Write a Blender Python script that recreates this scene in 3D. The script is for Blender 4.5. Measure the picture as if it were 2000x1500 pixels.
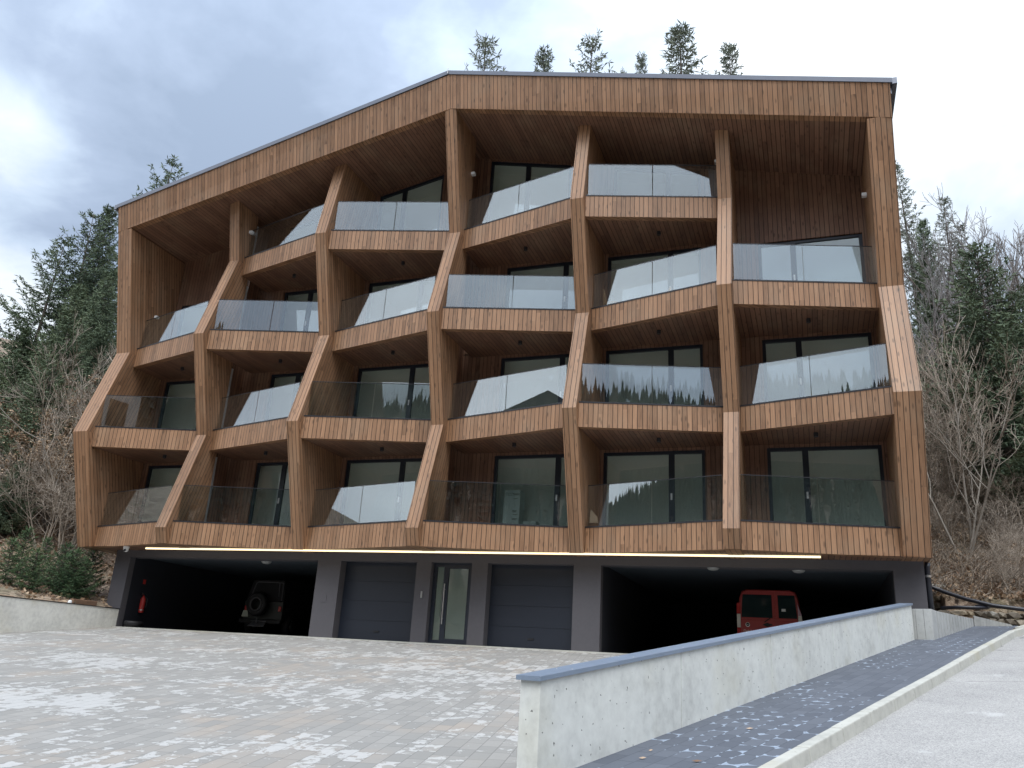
import bpy, bmesh, math, random
from math import radians, sin, cos, pi
from mathutils import Vector, Matrix, noise as mnoise

sc = bpy.context.scene
col = sc.collection
for o in list(bpy.data.objects):
    bpy.data.objects.remove(o)

# ------------------------------------------------------------------ camera
CAM = Vector((16.3803, -19.7310, -3.1772))
RV = Vector((0.94214, 0.32998, 0.05791)).normalized()
FV = Vector((-0.33035, 0.88600, 0.32527)).normalized()
cd = bpy.data.cameras.new('camera'); cam = bpy.data.objects.new('camera', cd); col.objects.link(cam)
UV = RV.cross(FV).normalized(); RV = FV.cross(UV).normalized()
cam.matrix_world = Matrix(((RV.x, UV.x, -FV.x, CAM.x), (RV.y, UV.y, -FV.y, CAM.y), (RV.z, UV.z, -FV.z, CAM.z), (0, 0, 0, 1)))
cd.sensor_width = 36; cd.lens = 1600.8 / 2000 * 36
cd.clip_start = 0.1; cd.clip_end = 3000
sc.camera = cam
def at(x, y, d):                       # a point seen at photo pixel (x, y), d metres ahead
    return CAM + (FV + RV * ((x - 1000) / 1600.8) + UV * ((750 - y) / 1600.8)) * d
def at_y(x, y, Y):
    r = FV + RV * ((x - 1000) / 1600.8) + UV * ((750 - y) / 1600.8)
    return CAM + r * ((Y - CAM.y) / r.y)
def at_z(x, y, Z):
    r = FV + RV * ((x - 1000) / 1600.8) + UV * ((750 - y) / 1600.8)
    return CAM + r * ((Z - CAM.z) / r.z)
def at_x(x, y, X):
    r = FV + RV * ((x - 1000) / 1600.8) + UV * ((750 - y) / 1600.8)
    return CAM + r * ((X - CAM.x) / r.x)

# ------------------------------------------------------------------ node helper
class NT:
    def __init__(s, tree): s.t = tree; s.n = tree.nodes; s.l = tree.links
    def new(s, typ, **kw):
        n = s.n.new(typ)
        for k, v in kw.items(): setattr(n, k, v)
        return n
    def put(s, sock, v):
        if hasattr(v, 'is_output'): s.l.new(v, sock)
        elif v is not None: sock.default_value = v
    def m(s, op, a, b=None, c=None, clamp=False):
        n = s.new('ShaderNodeMath', operation=op, use_clamp=clamp)
        s.put(n.inputs[0], a); s.put(n.inputs[1], b)
        if c is not None: s.put(n.inputs[2], c)
        return n.outputs[0]
    def vm(s, op, a, b=None, out=0):
        n = s.new('ShaderNodeVectorMath', operation=op)
        s.put(n.inputs[0], a)
        if b is not None: s.put(n.inputs[1], b)
        return n.outputs['Value'] if op in ('DOT_PRODUCT', 'LENGTH') else n.outputs[0]
    def xyz(s, v):
        n = s.new('ShaderNodeSeparateXYZ'); s.put(n.inputs[0], v); return n.outputs[0], n.outputs[1], n.outputs[2]
    def comb(s, x, y, z=0.0):
        n = s.new('ShaderNodeCombineXYZ'); s.put(n.inputs[0], x); s.put(n.inputs[1], y); s.put(n.inputs[2], z); return n.outputs[0]
    def noise(s, v, scale, detail=3, rough=.55, dist=0.0, col=False):
        n = s.new('ShaderNodeTexNoise'); s.put(n.inputs['Vector'], v)
        n.inputs['Scale'].default_value = scale; n.inputs['Detail'].default_value = detail
        n.inputs['Roughness'].default_value = rough; n.inputs['Distortion'].default_value = dist
        return n.outputs[1 if col else 0]
    def white(s, v, col=False):
        n = s.new('ShaderNodeTexWhiteNoise', noise_dimensions='3D'); s.put(n.inputs['Vector'], v)
        return n.outputs[1 if col else 0]
    def voro(s, v, scale, feature='F1', out=0, rnd=1.0):
        n = s.new('ShaderNodeTexVoronoi', feature=feature); s.put(n.inputs['Vector'], v)
        n.inputs['Scale'].default_value = scale; n.inputs['Randomness'].default_value = rnd
        return n.outputs[out]
    def ramp(s, f, stops, interp='LINEAR'):
        n = s.new('ShaderNodeValToRGB'); n.color_ramp.interpolation = interp
        e = n.color_ramp.elements
        while len(e) < len(stops): e.new(.5)
        for i, (p, c) in enumerate(stops):
            e[i].position = p
            e[i].color = (c, c, c, 1) if not hasattr(c, '__len__') else (*c, 1)
        s.put(n.inputs[0], f); return n.outputs[0]
    def mix(s, f, a, b, typ='MIX'):
        n = s.new('ShaderNodeMix', data_type='RGBA', blend_type=typ)
        s.put(n.inputs[0], f)
        for sk, v in ((n.inputs[6], a), (n.inputs[7], b)):
            if not hasattr(v, 'is_output') and hasattr(v, '__len__') and len(v) == 3: v = (*v, 1)
            s.put(sk, v)
        return n.outputs[2]
    def step(s, v, lo, hi):
        n = s.new('ShaderNodeMapRange', interpolation_type='SMOOTHSTEP'); s.put(n.inputs[0], v)
        n.inputs[1].default_value = lo; n.inputs[2].default_value = hi
        return n.outputs[0]
    def bump(s, h, strength=.5, dist=.01):
        n = s.new('ShaderNodeBump'); s.put(n.inputs['Height'], h)
        n.inputs['Strength'].default_value = strength; n.inputs['Distance'].default_value = dist
        return n.outputs[0]

# ------------------------------------------------------------------ sky and sun
SUN_EL, SUN_AZ = 58, 160           # degrees; azimuth clockwise from +Y
world = bpy.data.worlds.new('World'); sc.world = world; world.use_nodes = True
w = NT(world.node_tree); w.n.clear()
dirv = w.new('ShaderNodeTexCoord').outputs['Generated']
dx, dy, dz = w.xyz(dirv)
sky = w.new('ShaderNodeTexSky', sky_type='NISHITA'); sky.sun_disc = False
sky.sun_elevation = radians(SUN_EL); sky.sun_rotation = radians(SUN_AZ)
den = w.m('ADD', w.m('MAXIMUM', dz, 0.0), .22)
cl = w.comb(w.m('DIVIDE', dx, den), w.m('DIVIDE', dy, den), 0)
n1 = w.noise(cl, 1.5, 6, .55, .5)
n2 = w.noise(cl, 4.2, 5, .55, .6)
n3 = w.noise(cl, 11.0, 4, .6, .4)
cv = w.m('ADD', w.m('MULTIPLY', n1, .62), w.m('ADD', w.m('MULTIPLY', n2, .27), w.m('MULTIPLY', n3, .11)))
def lobe(px, py, sharp, amp):
    v = (FV + RV * ((px - 1000) / 1600.8) + UV * ((750 - py) / 1600.8)).normalized()
    return lobe_dir(v, sharp, amp)
def lobe_dir(v, sharp, amp):
    d = w.vm('DOT_PRODUCT', dirv, tuple(v))
    return w.m('MULTIPLY', w.m('POWER', w.m('MAXIMUM', d, 0.0), sharp), amp)
tot = w.m('ADD', .5, w.m('MULTIPLY', w.m('SUBTRACT', cv, .525), 1.4))
for px, py, sh, am in ((1950, 220, 16, .27), (1450, 80, 40, .08), (50, 240, 900, .22), (-20, 260, 260, .08), (-20, 640, 300, .45), (420, 60, 26, -.07), (240, 470, 150, -.10), (560, 260, 60, -.06), (120, 120, 120, -.08), (1000, 20, 60, .02)):
    tot = w.m('ADD', tot, lobe(px, py, sh, am))
ccol = w.ramp(tot, [(.30, (.33, .41, .54)), (.43, (.42, .51, .66)), (.54, (.57, .68, .83)), (.78, (.93, 1.0, 1.06))])
lift = w.m('ADD', .90, w.m('MULTIPLY', w.m('POWER', w.m('MAXIMUM', dz, 0.0), 3.0), 1.6))
ccol = w.vm('MULTIPLY', ccol, w.comb(lift, lift, lift))
skyd = w.vm('MULTIPLY', sky.outputs[0], (.02, .02, .02))
ccol = w.vm('ADD', ccol, skyd)
for v_, sh_, am_ in (((-.74, -.60, .34), 13, 1.7), ((.12, -.50, .86), 7, 2.3)):      # bright thin cloud on the sun's side
    lb = lobe_dir(Vector(v_).normalized(), sh_, am_)
    ccol = w.vm('ADD', ccol, w.comb(lb, w.m('MULTIPLY', lb, .98), w.m('MULTIPLY', lb, .94)))
bg = w.new('ShaderNodeBackground'); w.put(bg.inputs[0], ccol); bg.inputs[1].default_value = 1.0
out = w.new('ShaderNodeOutputWorld'); w.l.new(bg.outputs[0], out.inputs[0])
sd = bpy.data.lights.new('sun', 'SUN'); sd.energy = 1.5; sd.angle = radians(32); sd.color = (1.0, .97, .92)
so = bpy.data.objects.new('sun', sd); col.objects.link(so)
a, e = radians(SUN_AZ), radians(SUN_EL)
so.rotation_euler = (-Vector((sin(a) * cos(e), cos(a) * cos(e), sin(e)))).to_track_quat('-Z', 'Y').to_euler()
sc.view_settings.view_transform = 'Standard'; sc.view_settings.look = 'None'
sc.view_settings.exposure = 0.08; sc.view_settings.gamma = 1
try:
    sc.cycles.max_bounces = 8; sc.cycles.transparent_max_bounces = 16; sc.cycles.diffuse_bounces = 4
except Exception: pass

# ------------------------------------------------------------------ materials
def mat(name):
    m = bpy.data.materials.new(name); m.use_nodes = True
    t = NT(m.node_tree); t.n.clear()
    o = t.new('ShaderNodeOutputMaterial'); b = t.new('ShaderNodeBsdfPrincipled')
    t.l.new(b.outputs[0], o.inputs[0]); t.b = b; t.o = o
    return m, t
def plain(name, c, rough=.6, metal=0.0, var=.12, scale=6.0, spec=.5):
    m, t = mat(name)
    g = t.new('ShaderNodeNewGeometry').outputs['Position']
    n = t.noise(g, scale, 4)
    t.put(t.b.inputs['Base Color'], t.mix(n, tuple(x * (1 - var) for x in c), tuple(min(1, x * (1 + var)) for x in c)))
    t.b.inputs['Roughness'].default_value = rough; t.b.inputs['Metallic'].default_value = metal
    t.b.inputs['Specular IOR Level'].default_value = spec
    return m
BOARD = .1225
def wood(name, dark, light, gap=.055, rough=.55, tone=1.0):
    m, t = mat(name)
    uv = t.new('ShaderNodeUVMap').outputs[0]
    u, v, _ = t.xyz(uv)
    ub = t.m('DIVIDE', u, BOARD)
    idx = t.m('FLOOR', ub); fr = t.m('FRACT', ub)
    r1 = t.white(t.comb(idx, 3.7, 1.3))
    vv = t.m('ADD', v, t.m('MULTIPLY', r1, 9.0))
    seg = t.m('FLOOR', t.m('DIVIDE', vv, 3.3))
    r2 = t.white(t.comb(idx, seg, 7.1)); r3 = t.white(t.comb(idx, seg, 2.9))
    gc = t.comb(t.m('MULTIPLY', u, 30.0), t.m('ADD', t.m('MULTIPLY', vv, 1.6), t.m('MULTIPLY', r2, 40)), t.m('MULTIPLY', r3, 20))
    warp = t.noise(gc, .35, 2)
    grain = t.noise(t.comb(t.m('ADD', t.m('MULTIPLY', u, 55.0), t.m('MULTIPLY', warp, 6.0)), t.m('ADD', t.m('MULTIPLY', vv, 2.2), t.m('MULTIPLY', r2, 40)), r3), 1.0, 4, .65)
    kn = t.voro(t.comb(t.m('MULTIPLY', u, 7.5), t.m('ADD', t.m('MULTIPLY', vv, 2.4), t.m('MULTIPLY', r2, 30)), r2), 1.0)
    knot = t.step(kn, .24, .08)
    f = t.m('ADD', t.m('MULTIPLY', r2, .42), t.m('MULTIPLY', t.m('ADD', grain, t.m('MULTIPLY', t.m('SUBTRACT', grain, .5), .35)), .85))
    c = t.ramp(f, [(.22, dark), (.55, tuple((a + b) / 2 for a, b in zip(dark, light))), (.98, light)])
    weath = t.step(t.noise(t.comb(t.m('MULTIPLY', u, 1.3), t.m('MULTIPLY', v, .8), 4.0), 1.0, 3), .45, .75)
    c = t.mix(t.m('MULTIPLY', weath, .30), c, (.31, .225, .15))
    c = t.mix(t.m('MULTIPLY', knot, .55), c, tuple(x * .28 for x in dark))
    edge = t.m('ABSOLUTE', t.m('SUBTRACT', fr, .5))
    groove = t.step(edge, .5 - gap, .5 - gap * .5)
    c = t.mix(groove, c, tuple(x * .10 for x in dark))
    t.put(t.b.inputs['Base Color'], c)
    t.put(t.b.inputs['Roughness'], t.m('ADD', rough - .08, t.m('MULTIPLY', grain, .2)))
    h = t.m('SUBTRACT', t.m('MULTIPLY', grain, .10), groove)
    t.put(t.b.inputs['Normal'], t.bump(h, .7, .012))
    return m
M = {}
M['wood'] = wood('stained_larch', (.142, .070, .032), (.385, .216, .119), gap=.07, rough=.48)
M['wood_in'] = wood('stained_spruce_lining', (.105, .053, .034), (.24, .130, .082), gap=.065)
M['render'] = plain('dark_grey_render', (.085, .082, .092), .85, var=.10, scale=14)
M['anthracite'] = plain('anthracite_door', (.013, .018, .030), .45, var=.10)
M['frame'] = plain('navy_window_frame', (.010, .016, .028), .4)
M['flash'] = plain('grey_metal_flashing', (.15, .165, .20), .38, .55, var=.1, scale=3)
M['trim'] = plain('dark_metal_trim', (.035, .036, .042), .4, .4)
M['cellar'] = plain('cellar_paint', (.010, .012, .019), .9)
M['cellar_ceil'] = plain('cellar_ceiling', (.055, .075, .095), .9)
M['plaster'] = plain('room_plaster', (.88, .90, .85), .9, var=.03)
M['white'] = plain('white_plastic', (.75, .76, .76), .4, var=.04)
M['opal'] = plain('opal_cover', (.30, .31, .31), .4)
M['black'] = plain('black_rubber', (.012, .012, .014), .6)
M['pipe'] = plain('black_pipe', (.016, .018, .026), .33)
M['steel'] = plain('brushed_steel', (.6, .6, .6), .3, 1.0)
M['coping'] = plain('blue_grey_coping', (.23, .29, .38), .45, .35, var=.14, scale=2.5)

def glass(name, tint, refl, k=.9):
    m, t = mat(name); t.n.remove(t.b)
    tr = t.new('ShaderNodeBsdfTransparent'); tr.inputs[0].default_value = (*tint, 1)
    gl = t.new('ShaderNodeBsdfGlossy'); gl.inputs['Roughness'].default_value = 0.0
    gl.inputs['Color'].default_value = (.86, .94, 1.0, 1)
    g_ = t.new('ShaderNodeNewGeometry')
    c_ = t.m('ABSOLUTE', t.vm('DOT_PRODUCT', g_.outputs['Normal'], g_.outputs['Incoming']))
    f = t.m('ADD', refl, t.m('MULTIPLY', t.m('POWER', t.m('SUBTRACT', 1.0, c_, clamp=True), 4.0), k), clamp=True)
    mx = t.new('ShaderNodeMixShader'); t.put(mx.inputs[0], f)
    t.l.new(tr.outputs[0], mx.inputs[1]); t.l.new(gl.outputs[0], mx.inputs[2]); t.l.new(mx.outputs[0], t.o.inputs[0])
    return m
M['rail_glass'] = glass('railing_glass', (.90, .93, .93), .115)
M['pane'] = glass('window_glass', (.80, .86, .84), .14)
M['car_glass'] = glass('car_glass', (.25, .30, .30), .06)
m, t = mat('frosted_glass'); t.b.inputs['Base Color'].default_value = (.72, .76, .78, 1); t.b.inputs['Roughness'].default_value = .25
t.b.inputs['Transmission Weight'].default_value = .35; M['frosted'] = m

def emis(name, c, s):
    m, t = mat(name); t.n.remove(t.b)
    em = t.new('ShaderNodeEmission'); em.inputs[0].default_value = (*c, 1); em.inputs[1].default_value = s
    t.l.new(em.outputs[0], t.o.inputs[0]); return m
M['led'] = emis('led_strip', (1.0, .82, .50), 2.0)

def concrete(name, c, pits=.5, streak=.4):
    m, t = mat(name)
    p = t.new('ShaderNodeNewGeometry').outputs['Position']
    n1 = t.noise(p, 1.3, 5, .6); n2 = t.noise(p, 9.0, 4, .6)
    x, y, z = t.xyz(p)
    st = t.noise(t.comb(t.m('MULTIPLY', x, 5.0), t.m('MULTIPLY', y, 5.0), t.m('MULTIPLY', z, .7)), 1.0, 4)
    f = t.m('ADD', t.m('MULTIPLY', n1, .50), t.m('ADD', t.m('MULTIPLY', n2, .40), t.m('MULTIPLY', st, .10)))
    cc = t.ramp(f, [(.33, tuple(x * .76 for x in c)), (.5, c), (.66, tuple(min(.9, x * 1.14) for x in c))])
    warm = t.step(t.noise(p, .8, 3), .5, .75)
    cc = t.mix(t.m('MULTIPLY', warm, streak), cc, (c[0] * .86, c[1] * .80, c[2] * .62))
    pw = t.vm('ADD', p, t.vm('MULTIPLY', t.noise(p, 30.0, 2, col=True), (.05, .05, .05)))
    vd = t.voro(pw, 21.0); vr = t.voro(pw, 21.0, out=1)
    rr = t.xyz(vr)[0]
    pit = t.m('MULTIPLY', t.step(vd, .24, .12), t.m('GREATER_THAN', t.m('ADD', rr, t.m('MULTIPLY', t.m('SUBTRACT', n1, .5), .7)), .86))
    cc = t.mix(t.m('MULTIPLY', pit, pits), cc, (.05, .05, .045))
    t.put(t.b.inputs['Base Color'], cc); t.b.inputs['Roughness'].default_value = .85
    t.put(t.b.inputs['Normal'], t.bump(t.m('SUBTRACT', n2, pit), .25, .006))
    return m
M['concrete'] = concrete('fair_faced_concrete', (.66, .68, .65), .85, .35)
M['concrete_old'] = concrete('stained_concrete', (.76, .76, .71), .3, .45)
M['block'] = concrete('grey_concrete_block', (.42, .43, .42), .3, .3)
M['kerbstone'] = concrete('kerb_concrete', (.46, .46, .42), .4, .5)

def paving(name, ang, bw, bh, base, base2, lite, mode):
    m, t = mat(name)
    p = t.new('ShaderNodeNewGeometry').outputs['Position']
    x, y, z = t.xyz(p)
    ca, sa = cos(ang), sin(ang)
    u = t.m('ADD', t.m('MULTIPLY', x, ca), t.m('MULTIPLY', y, sa))      # along the courses
    v = t.m('ADD', t.m('MULTIPLY', x, -sa), t.m('MULTIPLY', y, ca))
    v = t.m('DIVIDE', v, bh); row = t.m('FLOOR', v); fv = t.m('SUBTRACT', t.m('FRACT', v), .5)
    rr = t.white(t.comb(row, 1.0, 5.0))
    wid = t.m('MULTIPLY', bw, t.m('ADD', .75, t.m('MULTIPLY', rr, .6)))
    uu = t.m('ADD', t.m('DIVIDE', u, wid), t.m('MULTIPLY', rr, 11.3)); cl_ = t.m('FLOOR', uu); fu = t.m('SUBTRACT', t.m('FRACT', uu), .5)
    cell = t.comb(cl_, row, 2.0)
    r = t.white(cell); r2 = t.white(t.comb(cl_, row, 9.0))
    big = t.noise(t.vm('MULTIPLY', p, (1, 1.5, 1)), .34, 3, .6, .5); mid = t.noise(p, 7.5, 4, .6, .3); fine = t.noise(p, 26.0, 3)
    au, av = t.m('ABSOLUTE', fu), t.m('ABSOLUTE', fv)
    jt = t.m('MAXIMUM', t.step(au, .482, .497), t.step(av, .47, .495))
    c = t.mix(r2, base, base2)
    c = t.mix(t.m('MULTIPLY', fine, .35), c, tuple(q * .72 for q in base))
    if mode == 'yard':
        warm = t.step(t.noise(p, .5, 2), .48, .62)
        c = t.mix(t.m('MULTIPLY', warm, t.m('MULTIPLY', r2, .8)), c, (.34, .295, .25))
        s = t.m('ADD', t.m('MULTIPLY', r, .50), t.m('ADD', t.m('MULTIPLY', t.m('SUBTRACT', big, .5), 1.9), t.m('MULTIPLY', t.m('SUBTRACT', mid, .5), 1.9)))
        s = t.m('SUBTRACT', s, t.m('MULTIPLY', t.m('MAXIMUM', au, av), .22))
        wht = t.step(s, .36, .41)
        c = t.mix(t.m('MULTIPLY', wht, t.m('ADD', .50, t.m('MULTIPLY', fine, .5))), c, lite)
        ja = t.m('MULTIPLY', jt, .55)
    else:
        cd_ = t.m('ADD', t.m('POWER', t.m('MULTIPLY', au, 1.15), 2.0), t.m('MULTIPLY', t.m('POWER', av, 2.0), 1.0))
        s = t.m('ADD', cd_, t.m('ADD', t.m('MULTIPLY', t.m('SUBTRACT', mid, .5), .55), t.m('MULTIPLY', t.m('SUBTRACT', r, .5), .22)))
        wht = t.m('MULTIPLY', t.step(s, .40, .43), t.step(t.noise(p, .8, 2), .40, .52))
        c = t.mix(t.m('MULTIPLY', wht, .85), c, lite)
        ja = t.m('MULTIPLY', jt, .7)
    c = t.mix(ja, c, tuple(q * .28 for q in base))
    t.put(t.b.inputs['Base Color'], c)
    t.put(t.b.inputs['Roughness'], t.m('SUBTRACT', .82, t.m('MULTIPLY', wht, .25)))
    t.put(t.b.inputs['Normal'], t.bump(t.m('SUBTRACT', t.m('MULTIPLY', fine, .15), jt), .4, .006))
    return m
M['yard'] = paving('grey_pavers', radians(100), .34, .18, (.27, .265, .25), (.335, .325, .305), (.52, .52, .51), 'yard')
M['walk'] = paving('charcoal_pavers', math.atan2(.947, .321), .30, .17, (.092, .104, .128), (.125, .14, .168), (.36, .43, .53), 'walk')
m, t = mat('asphalt'); p = t.new('ShaderNodeNewGeometry').outputs['Position']
g1 = t.noise(p, 95, 3, .7); g2 = t.noise(p, .9, 4)
vr = t.xyz(t.voro(p, 95.0, out=1))[0]
c = t.ramp(t.m('ADD', t.m('MULTIPLY', g1, .4), t.m('ADD', t.m('MULTIPLY', vr, .35), t.m('MULTIPLY', g2, .25))), [(.25, (.20, .20, .20)), (.5, (.35, .345, .335)), (.75, (.51, .50, .48))])
pale = t.m('MULTIPLY', t.step(t.noise(p, 1.6, 4, .65), .60, .72), .45)
c = t.mix(pale, c, (.58, .59, .58))
ck = t.voro(t.vm('ADD', p, t.vm('MULTIPLY', t.noise(p, 1.2, 3, col=True), (.6, .6, .6))), .35, 'DISTANCE_TO_EDGE')
c = t.mix(t.m('MULTIPLY', t.step(ck, .006, .002), t.m('MULTIPLY', .6, t.step(t.noise(p, .25, 2), .52, .6))), c, (.10, .10, .10))
t.put(t.b.inputs['Base Color'], c); t.b.inputs['Roughness'].default_value = .9
t.put(t.b.inputs['Normal'], t.bump(t.m('ADD', g1, vr), .4, .006)); M['asphalt'] = m

m, t = mat('leaf_litter_soil'); p = t.new('ShaderNodeNewGeometry').outputs['Position']
v1 = t.xyz(t.voro(p, 7.0, out=1)); n1 = t.noise(p, .7, 4); n3 = t.noise(p, 18, 3)
c = t.ramp(t.m('ADD', t.m('MULTIPLY', v1[0], .6), t.m('MULTIPLY', n3, .4)), [(.15, (.085, .058, .042)), (.45, (.23, .165, .115)), (.7, (.37, .28, .205)), (.93, (.55, .47, .38))])
c = t.mix(t.m('MULTIPLY', t.step(n1, .48, .66), .65), c, (.15, .14, .085))
t.put(t.b.inputs['Base Color'], c); t.b.inputs['Roughness'].default_value = .95
t.put(t.b.inputs['Normal'], t.bump(t.m('ADD', v1[1], n3), .9, .06)); M['soil'] = m

m, t = mat('dry_stone'); p = t.new('ShaderNodeNewGeometry').outputs['Position']
oi = t.new('ShaderNodeAttribute'); oi.attribute_name = 'tone'
n1 = t.noise(p, 9, 4)
c = t.ramp(oi.outputs['Fac'], [(.0, (.13, .11, .085)), (.4, (.29, .26, .21)), (.7, (.40, .33, .23)), (1.0, (.46, .46, .42))])
c = t.mix(n1, t.mix(.45, c, (.05, .045, .04)), c)
t.put(t.b.inputs['Base Color'], c); t.b.inputs['Roughness'].default_value = .9; t.put(t.b.inputs['Normal'], t.bump(n1, .6, .02)); M['stone'] = m

def leafy(name, a, b, c3, sub=.15):
    m, t = mat(name)
    p = t.new('ShaderNodeNewGeometry').outputs['Position']
    oi = t.new('ShaderNodeObjectInfo').outputs['Random']
    at_ = t.new('ShaderNodeAttribute'); at_.attribute_name = 'tone'
    n = t.noise(p, .9, 3)
    f = t.m('ADD', t.m('MULTIPLY', at_.outputs['Fac'], .6), t.m('ADD', t.m('MULTIPLY', n, .45), t.m('MULTIPLY', t.m('SUBTRACT', oi, .5), .22)))
    t.put(t.b.inputs['Base Color'], t.ramp(f, [(.2, a), (.55, b), (.95, c3)]))
    t.b.inputs['Roughness'].default_value = .75; t.b.inputs['Specular IOR Level'].default_value = .25
    return m
M['needles'] = leafy('spruce_needles', (.060, .088, .060), (.125, .168, .105), (.21, .26, .155))
M['needles_young'] = leafy('young_spruce_needles', (.032, .066, .036), (.072, .125, .06), (.15, .21, .10))
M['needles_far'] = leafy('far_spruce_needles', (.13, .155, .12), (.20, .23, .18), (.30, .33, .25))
M['needles_opposite'] = leafy('opposite_wood_needles', (.02, .032, .026), (.034, .05, .036), (.055, .075, .05))
M['tan_leaf'] = leafy('withered_leaves', (.20, .125, .08), (.36, .26, .17), (.54, .43, .32))
M['bark'] = plain('grey_bark', (.105, .088, .075), .9, var=.35, scale=8)
M['bark_pale'] = plain('pale_bark', (.27, .25, .22), .9, var=.3, scale=8)
M['twig'] = leafy('dry_twigs', (.17, .145, .12), (.32, .28, .235), (.50, .44, .37))
M['twig_grey'] = leafy('grey_twigs', (.16, .15, .15), (.27, .255, .25), (.40, .38, .37))

# ------------------------------------------------------------------ mesh helpers
class MB:
    def __init__(s): s.v = []; s.f = []; s.uv = []; s.tone = []
    def face(s, pts, vdir=None, tone=0.0):
        pts = [Vector(p) for p in pts]
        n = Vector((0, 0, 0))
        for i in range(len(pts)):
            n += pts[i].cross(pts[(i + 1) % len(pts)])
        if n.length < 1e-12: return
        n.normalize()
        if vdir is None: vdir = (0, 0, 1) if abs(n.z) < .8 else (0, 1, 0)
        vd = Vector(vdir); vd = (vd - n * vd.dot(n))
        if vd.length < 1e-6: vd = n.orthogonal()
        vd.normalize(); ud = vd.cross(n)
        b = len(s.v); s.v += [tuple(p) for p in pts]
        s.f.append(tuple(range(b, b + len(pts))))
        s.uv += [(p.dot(ud), p.dot(vd)) for p in pts]
        s.tone.append(tone)
    def hexa(s, c, vdir=None, skip=()):      # 8 corners: bottom 4 ccw, top 4 ccw
        for k, q in enumerate(((3, 2, 1, 0), (4, 5, 6, 7), (0, 1, 5, 4), (1, 2, 6, 5), (2, 3, 7, 6), (3, 0, 4, 7))):
            if k not in skip: s.face([c[i] for i in q], vdir)
    def box(s, a, b, vdir=None):
        x0, y0, z0 = a; x1, y1, z1 = b
        s.hexa([(x0, y0, z0), (x1, y0, z0), (x1, y1, z0), (x0, y1, z0), (x0, y0, z1), (x1, y0, z1), (x1, y1, z1), (x0, y1, z1)], vdir)
    def obox(s, o, ax, ay, az, lo, hi, vdir=None):   # box in a local frame
        P = lambda x, y, z: tuple(Vector(o) + Vector(ax) * x + Vector(ay) * y + Vector(az) * z)
        x0, y0, z0 = lo; x1, y1, z1 = hi
        s.hexa([P(x0, y0, z0), P(x1, y0, z0), P(x1, y1, z0), P(x0, y1, z0), P(x0, y0, z1), P(x1, y0, z1), P(x1, y1, z1), P(x0, y1, z1)], vdir)
    def tube(s, pts, rad, n=8, caps=True, tone=0.0):
        pts = [Vector(p) for p in pts]
        if not hasattr(rad, '__len__'): rad = [rad] * len(pts)
        rings = []; pa = None
        for i, p in enumerate(pts):
            d = (pts[min(i + 1, len(pts) - 1)] - pts[max(i - 1, 0)])
            d = d.normalized() if d.length > 1e-9 else Vector((0, 0, 1))
            a = d.orthogonal().normalized() if pa is None else (pa - d * pa.dot(d))
            a = a.normalized() if a.length > 1e-6 else d.orthogonal().normalized()
            pa = a; b = d.cross(a)
            base = len(s.v)
            for k in range(n):
                t_ = 2 * pi * k / n
                s.v.append(tuple(p + (a * cos(t_) + b * sin(t_)) * rad[i]))
            rings.append(base)
        for r0, r1 in zip(rings, rings[1:]):
            for k in range(n):
                k2 = (k + 1) % n
                s.f.append((r0 + k, r0 + k2, r1 + k2, r1 + k)); s.uv += [(0, 0)] * 4; s.tone.append(tone)
        if caps:
            s.f.append(tuple(rings[0] + k for k in reversed(range(n)))); s.uv += [(0, 0)] * n; s.tone.append(tone)
            s.f.append(tuple(rings[-1] + k for k in range(n))); s.uv += [(0, 0)] * n; s.tone.append(tone)
    def lathe(s, o, axis, prof, n=20):       # prof: (radius, along)
        axis = Vector(axis).normalized(); a = axis.orthogonal().normalized(); b = axis.cross(a); o = Vector(o)
        rings = []
        for r, h in prof:
            base = len(s.v); rings.append(base)
            for k in range(n):
                q = 2 * pi * k / n
                s.v.append(tuple(o + axis * h + (a * cos(q) + b * sin(q)) * max(r, 1e-4)))
        for r0, r1 in zip(rings, rings[1:]):
            for k in range(n):
                k2 = (k + 1) % n
                s.f.append((r0 + k, r0 + k2, r1 + k2, r1 + k)); s.uv += [(0, 0)] * 4; s.tone.append(0)
    def mesh(s, name, material, smooth=False):
        me = bpy.data.meshes.new(name)
        me.from_pydata(s.v, [], s.f)
        if len(s.uv):
            ul = me.uv_layers.new(name='UVMap')
            ul.data.foreach_set('uv', [c for q in s.uv for c in q])
        ta = me.attributes.new('tone', 'FLOAT', 'FACE'); ta.data.foreach_set('value', s.tone)
        me.materials.append(material)
        if smooth: me.polygons.foreach_set('use_smooth', [True] * len(me.polygons))
        me.update(); return me
    def build(s, name, material, parent=None, smooth=False, bevel=0.0):
        return link(name, s.mesh(name, material, smooth), parent, bevel)
def link(name, me, parent=None, bevel=0.0):
    o = bpy.data.objects.new(name, me); col.objects.link(o)
    if parent is not None:
        o.parent = parent
        o.matrix_parent_inverse = Matrix.Identity(4)
        if parent.type == 'EMPTY' or True:
            off = world_loc(parent)
            if off.length > 0: o.location = -off
    if bevel:
        bm_ = bmesh.new(); bm_.from_mesh(me)
        bmesh.ops.remove_doubles(bm_, verts=bm_.verts, dist=1e-5)
        bmesh.ops.bevel(bm_, geom=[e_ for e_ in bm_.edges if len(e_.link_faces) == 2 and e_.calc_face_angle(0) > .5], offset=bevel, segments=2, affect='EDGES', profile=.6)
        bm_.to_mesh(me); bm_.free()
    return o
def world_loc(o):
    v = Vector((0, 0, 0))
    while o is not None: v += o.location; o = o.parent
    return v
def empty(name, loc, label, cat, group=None):
    o = bpy.data.objects.new(name, None); col.objects.link(o); o.location = loc
    o.empty_display_size = .3
    return tag(o, label, cat, group)
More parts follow.
